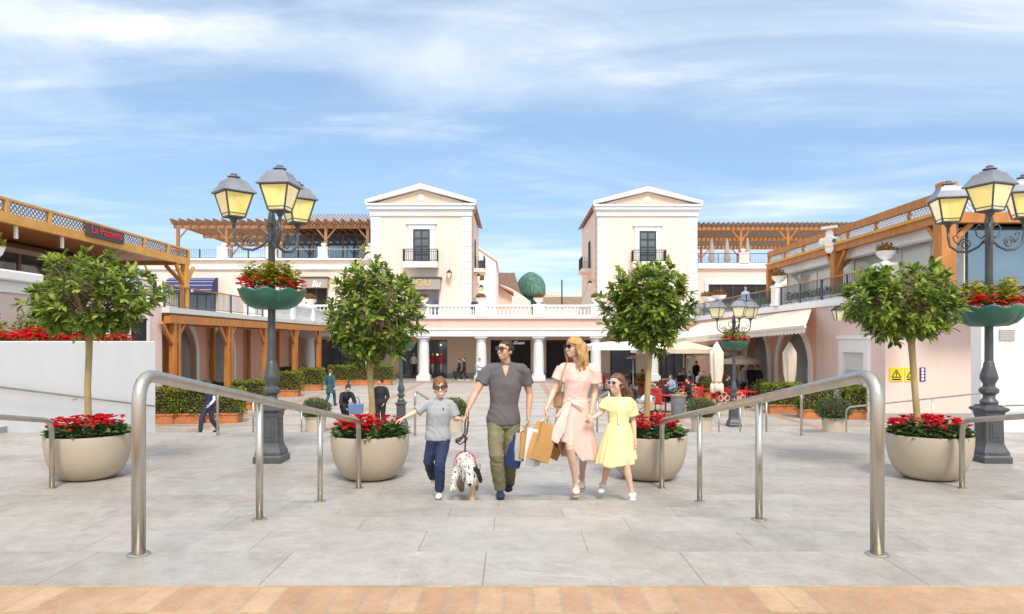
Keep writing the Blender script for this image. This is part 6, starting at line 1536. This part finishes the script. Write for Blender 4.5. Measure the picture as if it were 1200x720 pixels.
t = thing('hedge', 'long dark hedge along the left gallery columns', 'hedge', at(317, 49.5)); leafmesh('leaves', hedge_box(4.2, .7, 1.1, 9, hedged, 5200), hedged, t); MB().box(-2, 2, -.3, .3, 0, 1.02).build('dark_core', soil, t)  # dark inner box blocks the view through the leaves
t = thing('hedge', 'low hedge under the left timber canopy', 'hedge', at(250, 36)); leafmesh('leaves', hedge_box(3.0, .7, .85, 12, hedged, 4200), hedged, t); MB().box(-1.4, 1.4, -.3, .3, 0, .78).build('dark_core', soil, t)  # same dark inner box behind the leaves
BP = None
for px, d, l, k in ((370, 22.8, 'round clipped bush in a beige pot left of the tree beside the boy', 1), (531, 22.9, 'round clipped bush in a beige pot behind the boy', 1), (822, 22.7, 'round clipped bush in a beige pot in front of the cafe chairs', 1), (976, 22.4, 'round clipped bush in a beige pot in front of the right hedge boxes', 1.12)):
    if BP is None:
        BP = thing('round_bush', l, 'bush', at(px, d, .52), 0, 'round bushes in beige pots'); it = []; random.seed(14)
        for i in range(2600):
            p = rv().normalized(); rr = (.47 + .05 * noise.noise(p * 2.5)) * random.uniform(.82, 1.04); c = V((p.x * rr, p.y * rr, .28 + p.z * rr * .72)); it.append((c, p + rv(.8), p + rv(.6), random.uniform(.04, .075), random.uniform(.018, .03)))
        leafmesh('leaves', it, bushl, BP); MB().ball((0, 0, .27), (.37, .37, .26), 14, 9).build('dark_core', soil, BP)  # dark ball added as a core, so the leaf shell isn't see-through
        PP = thing('beige_pot', 'beige pot of the ' + l.replace(' in a beige pot', ''), 'planter', at(px, d), 0, 'beige pots on the plaza'); MB().lathe([(.30, 0), (.34, .5), (.36, .5), (.36, .56), (.31, .56), (.3, .5), (0, .5)], n=28).build('body', beige, PP, 'auto')
    else: dup(BP, at(px, d, .52), px * .1, l, scale=(k, k, k)); dup(PP, at(px, d), 0, 'beige pot of the ' + l.replace(' in a beige pot', ''))
# ------------------------------------------------------------------ cafe furniture
def chair(name, label, mt, kind, group):
    t = thing(name, label, 'chair', (0, 0, 0), 0, group)
    if kind == 'box':
        MB().box(-.22, .22, -.22, .22, .43, .46).build('seat', mt, t); m = MB()
        for i in range(5): m.box(-.2 + .085 * i, -.14 + .085 * i, .2, .22, .48, .86)
        m.box(-.22, .22, .195, .225, .82, .9); m.build('backrest', mt, t)
        for x in (-.2, .2):
            for y in (-.2, .2): MB().tube([(x, y, 0), (x, y, .45)], .016, 6).build('leg', mt, t)
            MB().tube([(x, -.2, .45), (x, -.2, .66), (x, .2, .68)], .014, 6).build('armrest', mt, t)
    else:
        MB().lathe([(.21, .43), (.22, .445), (.21, .46)], n=18).build('seat', mt, t); m = MB()
        for cx, cz, r in ((-.13, .72, .11), (.13, .72, .11), (0, .84, .12), (0, .62, .09)): m.tube([(cx + r * math.cos(q), .2, cz + r * math.sin(q)) for q in [i * PI / 8 for i in range(17)]], .012, 5)
        m.build('backrest', mt, t)
        for x in (-.16, .16):
            for y in (-.16, .16): MB().tube([(x * 1.25, y * 1.25, 0), (x, y, .44)], .013, 6).build('leg', mt, t)
    return t
CP = {}
def put_chair(kind, px, d, rz, label, group):
    mt = {'red': redp, 'cream': creamp, 'green': greenp, 'yellow': signgold}[kind]; sh = 'box' if kind == 'red' else 'ring'
    if kind not in CP: CP[kind] = chair('cafe_chair', label, mt, sh, group); c = CP[kind]; c.location = at(px, d); c.rotation_euler = (0, 0, rz)
    else: dup(CP[kind], at(px, d), rz, label)
def table(px, d, label):
    global TP
    if TP is None:
        TP = thing('cafe_table', label, 'table', at(px, d), 0, 'cafe tables'); MB().box(-.4, .4, -.4, .4, .72, .75).build('tabletop', redp, TP); MB().tube([(0, 0, 0), (0, 0, .72)], .035, 8).build('stem', blackiron, TP); MB().lathe([(.24, 0), (.22, .03), (.04, .05)], n=16).build('base', blackiron, TP)
    else: dup(TP, at(px, d), random.random(), label)
TP = None; random.seed(5)
reds = [(772, 28.5, 2.6), (766, 30, .3), (842, 31, .4), (854, 32, 2.0), (868, 30.5, 2.9), (880, 32.5, 1.0), (806, 33, .2), (818, 31.8, 2.8), (829, 34, 1.2), (790, 36, .5), (778, 38, 2.5), (760, 37, 1.0), (748, 40, 2.8), (810, 38, 2.2), (846, 37, .8), (862, 37, 2.6), (735, 42, .3), (724, 40, 2.1), (799, 41, 1.5), (829, 41, .2), (712, 41, 1.1), (706, 43, 2.4)]
for px, d, r in reds: put_chair('red', px, d, r, 'red slatted cafe chair standing among the tables under the awning', 'red cafe chairs')
for k, cs in (('cream', [(846, 28.2, 3.3), (866, 28.4, 2.9), (812, 33.5, 3.0)]), ('green', [(790, 33.5, 3.2), (783, 35.5, .5), (884, 34.5, 2.6)]), ('yellow', [(797, 29.8, 3.1)])):
    for px, d, r in cs: put_chair(k, px, d, r, {'cream': 'cream chair with a looped ring back at the cafe', 'green': 'green chair with a looped ring back at the cafe', 'yellow': 'golden chair with a ring back just behind the litter bin'}[k], k + ' ring back chairs')
for px, d in ((780, 29.4), (848, 32.5), (874, 31.6), (812, 34.5), (788, 38), (755, 38.6), (728, 41.3), (838, 38.5), (708, 42.3), (806, 40)): table(px, d, 'red topped cafe table under the awning')
SP = [('person in a red jumper and jeans sitting at the cafe edge', 771, 28.6, redcl, jeans, hblack, hl_, R(-75)), ('dark haired woman in black sitting beside the red jumper', 779, 29.8, blackcl, blackcl, hblack, hl_, R(60)),
      ('person in black sitting at the cafe, left of the thick column', 798, 39.5, blackcl, blackcl, hblack, hs_, R(10)), ('person in black sitting before the thick column', 808, 39, blackcl, navy, hbrown, hs_, R(-60)), ('person in grey sitting right of the thick column', 818, 38.6, greycl, blackcl, hbrown, hs_, R(40)),
      ('person in black sitting left of the folded parasol', 825, 38.2, blackcl, blackcl, hblack, hs_, R(-20)), ('person in dark red sitting deep in the cafe behind the trunk', 752, 41, harn, blackcl, hbrown, hl_, R(30)), ('person in black sitting behind the girl in yellow', 742, 41.5, blackcl, navy, hblack, hs_, R(-30)),
      ('person in dark clothes sitting between lamp and folded parasol', 851, 34, blackcl, blackcl, hbrown, hs_, R(80))]
SP += [('person in a white shirt sitting deep under the cafe awning', 834, 41, whitecl, jeans, hbrown, hs_, R(20)), ('person in blue sitting between the red chairs by the trunk', 787, 34.5, bluecl, navy, hchest, hl_, R(-50)), ('person in grey sitting at the left end of the cafe', 715, 42.2, greycl, blackcl, hblack, hs_, R(70)),
       ('person in a teal jumper sitting behind the ring back chairs', 860, 35.5, tealcl, blackcl, hbrown, hl_, R(-30)), ('person in a beige top sitting at the back of the cafe', 800, 43, tcanvas, jeans, hchest, hl_, R(0)), ('person in black sitting close to the litter bin', 808, 31.5, blackcl, blackcl, hblack, hs_, R(-80))]
for l, px, d, tm, bm, hm_, hf, rz in SP: person(l, at(px, d), sit(.95, .1), .95, skin, fem=hf is hl_, top=tm, sleeve=2, bottom=bm, shoes=whitecl if bm is jeans else blackcl, hair=hm_, hairf=hf, vox=.02, rz=rz, topw=TW)
for l, px, d, tm, rz in (('waiter in a grey shirt standing in the arch shade', 871, 36.5, greycl, R(30)), ('person in black standing in the arch shade, middle of three', 880, 37.5, blackcl, R(-10)), ('person in black standing in the arch shade, right of three', 888, 37.2, blackcl, R(-50)), ('dark figure standing by the thick column at the cafe back', 816, 45, blackcl, R(20))):
    person(l, at(px, d), None, .98, skin, top=tm, sleeve=2, bottom=blackcl, shoes=blackcl, hair=hblack, hairf=hs_, vox=.02, rz=rz, topw=TW)
t = thing('litter_bin', 'round metal litter bin beside the cafe', 'bin', at(794.5, 27.8), 0); MB().lathe([(.25, 0), (.27, .04), (.29, .78), (.31, .8), (.31, .84), (.26, .84), (.24, .6), (0, .6)], n=28).build('body', roofgrey, t, 'auto'); MB().box(-.29, .29, -.2, .26, .84, .88).build('lid', roofgrey, t, bevel=.02); MB().ball((-.05, -.15, .86), (.14, .1, .06), 10, 7).build('litter', kraft, t)
t = thing('baby_stroller', 'white and grey baby stroller with a tan bag by the cafe', 'stroller', at(757, 27.6))
m = MB()
MB().lathe([(.001, .30)] + [(.30 * math.sin(a), .3 * math.cos(a)) for a in (.3, .6, .9, 1.2, 1.57)], c=(.05, 0, .62), n=18).build('hood', whitecl, t, True)
MB().prism([(-.35, .55), (.32, .55), (.36, .85), (-.1, .7), (-.4, .7)], 'y', -.22, .22).build('seat', greycl, t, bevel=.04)
for x, y, r in ((-.32, -.24, .12), (-.32, .24, .12), (.3, -.26, .16), (.3, .26, .16)):
    o = MB().lathe([(r, -.03), (r, .03), (r * .8, .03), (r * .8, -.03)], M=Matrix.Translation((x, y, r)) @ Matrix.Rotation(PI / 2, 4, 'X'), n=18).build('wheel', blackcl, t); MB().lathe([(0, -.02), (r * .5, -.02), (r * .5, .02), (0, .02)], M=Matrix.Translation((x, y, r)) @ Matrix.Rotation(PI / 2, 4, 'X'), n=12).build('hub', steel, o)
for y in (-.24, .24): MB().tube([(-.32, y, .12), (.05, y, .5), (.45, y, 1.02)], .014, 6).build('frame_bar', frameb, t); MB().tube([(.3, y, .16), (0, y, .5)], .014, 6).build('frame_bar', frameb, t)
MB().tube([(.45, -.24, 1.02), (.45, .24, 1.02)], .018, 6).build('handle', frameb, t)
MB().box(-.12, .26, -.36, -.23, .28, .62).build('hanging_bag', leatherl, t, bevel=.03)
for px, d, l in ((742, 35.5, 'patio heater behind the girl in yellow'), (806, 38.5, 'patio heater left of the folded parasol')):
    t = thing('patio_heater', l, 'heater', at(px, d), 0, 'patio heaters'); MB().tube([(0, 0, 0), (0, 0, 2.1)], .03, 8).build('pole', roofgrey, t); MB().lathe([(.4, 2.15), (.08, 2.32), (0, 2.33)], n=20).build('reflector', steel, t); MB().lathe([(.2, 0), (.2, .5), (.04, .6)], n=14).build('tank_cover', blackcl, t)
random.seed(12)
for px, d, l in ((726, 38.5, 'leafy pot plant under the parasols, left'), (752, 39.5, 'leafy pot plant under the parasols, middle'), (829, 35.5, 'leafy pot plant beside the folded parasol'), (893, 33.5, 'leafy pot plant before the arches')):
    t = thing('pot_plant', l, 'plant', at(px, d), 0, 'leafy pot plants of the cafe'); MB().lathe([(.2, 0), (.26, .4), (.28, .42), (0, .4)], n=16).build('pot', terra, t); leafmesh('leaves', [(V((0, 0, .45)) + rv(.4) + V((0, 0, .35)), rv() + V((0, 0, .4)), V((0, 0, 1)) + rv(.5), .14, .06) for _ in range(330)], hedgel, t)
# ------------------------------------------------------------------ sky, sun, camera
SUN_AZ, SUN_EL = R(168), R(50)      # direction the light comes FROM, azimuth from +Y clockwise
w = D.worlds.new('World'); sc.world = w; w.use_nodes = True
nt = w.node_tree; N = nt.nodes; L = nt.links; bg = N['Background']
sky = N.new('ShaderNodeTexSky'); sky.sky_type = 'NISHITA'; sky.sun_disc = False; sky.sun_elevation = SUN_EL; sky.sun_rotation = SUN_AZ
sky.air_density = 1.0; sky.dust_density = .4; sky.ozone_density = .5; sky.altitude = 50
tc = N.new('ShaderNodeTexCoord'); sp = N.new('ShaderNodeSeparateXYZ'); L.new(tc.outputs['Generated'], sp.inputs[0])
def math_(op, a, b=None):
    n = N.new('ShaderNodeMath'); n.operation = op
    for i, s in enumerate((a, b)):
        if s is None: continue
        if isinstance(s, (int, float)): n.inputs[i].default_value = s
        else: L.new(s, n.inputs[i])
    return n.outputs[0]
zz = math_('ADD', math_('MAXIMUM', sp.outputs['Z'], 0.0), .10)
cx = N.new('ShaderNodeCombineXYZ'); L.new(math_('DIVIDE', sp.outputs['X'], zz), cx.inputs[0]); L.new(math_('DIVIDE', sp.outputs['Y'], zz), cx.inputs[1])
mr0 = N.new('ShaderNodeMapRange'); mr0.inputs['From Min'].default_value = 0; mr0.inputs['From Max'].default_value = 1; mr0.inputs['To Min'].default_value = .24; mr0.inputs['To Max'].default_value = 1; L.new(sp.outputs['Z'], mr0.inputs['Value'])
cs = N.new('ShaderNodeCombineXYZ'); L.new(sp.outputs['X'], cs.inputs[0]); L.new(sp.outputs['Y'], cs.inputs[1]); L.new(mr0.outputs[0], cs.inputs[2])
nv = N.new('ShaderNodeVectorMath'); nv.operation = 'NORMALIZE'; L.new(cs.outputs[0], nv.inputs[0]); L.new(nv.outputs[0], sky.inputs['Vector'])
def cloud(scale, stretch, rot, lo, hi, det, rough, dist, loc=(0, 0, 0)):
    mp = N.new('ShaderNodeMapping'); mp.inputs['Scale'].default_value = stretch; mp.inputs['Rotation'].default_value = (0, 0, rot); mp.inputs['Location'].default_value = loc
    L.new(cx.outputs[0], mp.inputs['Vector']); n = N.new('ShaderNodeTexNoise'); n.inputs['Scale'].default_value = scale; n.inputs['Detail'].default_value = det; n.inputs['Roughness'].default_value = rough; n.inputs['Distortion'].default_value = dist
    L.new(mp.outputs[0], n.inputs['Vector']); r = N.new('ShaderNodeMapRange'); r.interpolation_type = 'SMOOTHSTEP'; r.inputs['From Min'].default_value = lo; r.inputs['From Max'].default_value = hi; L.new(n.outputs['Fac'], r.inputs['Value']); return r.outputs[0]
c1 = cloud(.75, (.55, 1.0, 1), -.31, .43, .78, 9, .6, .7, (3.1, 1.7, 0))
c2 = cloud(1.25, (.5, 1.25, 1), -.36, .44, .80, 10, .64, .9, (1.2, 5, 0))
# one long cirrus streak from the upper left down to the right
xr, yr = cx.inputs[0].links[0].from_socket, cx.inputs[1].links[0].from_socket
vv = math_('ADD', math_('MULTIPLY', xr, -.309), math_('MULTIPLY', yr, .951))
wob = cloud(1.1, (1, 1, 1), 0, 0, 1, 6, .6, .5, (7, 2, 0))
dv_ = math_('DIVIDE', math_('SUBTRACT', math_('ADD', vv, math_('MULTIPLY', wob, .34)), 2.08), .14)
band = math_('POWER', 2.718, math_('MULTIPLY', math_('MULTIPLY', dv_, dv_), -1))
fade = N.new('ShaderNodeMapRange'); fade.interpolation_type = 'SMOOTHSTEP'; fade.inputs['From Min'].default_value = 1.1; fade.inputs['From Max'].default_value = -1.3; L.new(xr, fade.inputs['Value'])
c3 = math_('MULTIPLY', math_('MULTIPLY', band, fade.outputs[0]), math_('ADD', math_('MULTIPLY', c2, .6), .55))
zen = N.new('ShaderNodeMapRange'); zen.interpolation_type = 'SMOOTHSTEP'; zen.inputs['From Min'].default_value = .45; zen.inputs['From Max'].default_value = .9; zen.inputs['To Max'].default_value = .75; L.new(sp.outputs['Z'], zen.inputs['Value'])  # cloud added overhead, above the view, as neutral fill light
bk = N.new('ShaderNodeMapRange'); bk.interpolation_type = 'SMOOTHSTEP'; bk.inputs['From Min'].default_value = .2; bk.inputs['From Max'].default_value = -.5; bk.inputs['To Max'].default_value = .7; L.new(sp.outputs['Y'], bk.inputs['Value'])  # cloud added behind the camera, out of view, for the same neutral fill
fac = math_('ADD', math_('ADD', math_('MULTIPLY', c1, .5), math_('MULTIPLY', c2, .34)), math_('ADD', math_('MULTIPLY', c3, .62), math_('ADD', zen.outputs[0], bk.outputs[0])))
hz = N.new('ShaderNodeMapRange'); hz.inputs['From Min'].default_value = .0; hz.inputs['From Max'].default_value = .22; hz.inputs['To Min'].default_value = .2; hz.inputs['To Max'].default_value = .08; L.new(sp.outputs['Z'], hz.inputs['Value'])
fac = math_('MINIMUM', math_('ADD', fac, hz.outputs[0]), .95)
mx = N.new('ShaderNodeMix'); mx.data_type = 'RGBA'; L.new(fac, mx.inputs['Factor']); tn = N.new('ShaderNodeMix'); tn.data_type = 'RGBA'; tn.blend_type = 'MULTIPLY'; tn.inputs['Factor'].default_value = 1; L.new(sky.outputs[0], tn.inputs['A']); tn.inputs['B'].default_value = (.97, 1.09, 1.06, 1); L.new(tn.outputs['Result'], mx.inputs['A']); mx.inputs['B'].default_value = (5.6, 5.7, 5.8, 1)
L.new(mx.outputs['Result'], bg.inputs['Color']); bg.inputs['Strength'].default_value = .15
sun = D.lights.new('sun', 'SUN'); sun.energy = 2.1; sun.angle = R(14); sun.color = (1, .93, .82)
so = D.objects.new('sun', sun); col.objects.link(so)
dv = V((math.sin(SUN_AZ) * math.cos(SUN_EL), math.cos(SUN_AZ) * math.cos(SUN_EL), math.sin(SUN_EL)))
so.rotation_euler = (-dv).to_track_quat('-Z', 'Y').to_euler(); so.location = (0, -10, 40)
cam = D.cameras.new('camera'); cam.sensor_width = 36; cam.lens = 24; cam.shift_y = 40 / 1200; cam.clip_end = 3000; cam.clip_start = .05
co = D.objects.new('camera', cam); col.objects.link(co); co.location = (0, 0, CZ); co.rotation_euler = (PI / 2, 0, 0); sc.camera = co
vs = sc.view_settings; vs.view_transform = 'Standard'; vs.look = 'None'; vs.gamma = 1; vs.use_curve_mapping = False; vs.exposure = .62
sc.render.engine = 'CYCLES'; sc.cycles.use_denoising = True; sc.cycles.max_bounces = 6; sc.cycles.transparent_max_bounces = 4; sc.cycles.caustics_reflective = False; sc.cycles.caustics_refractive = False
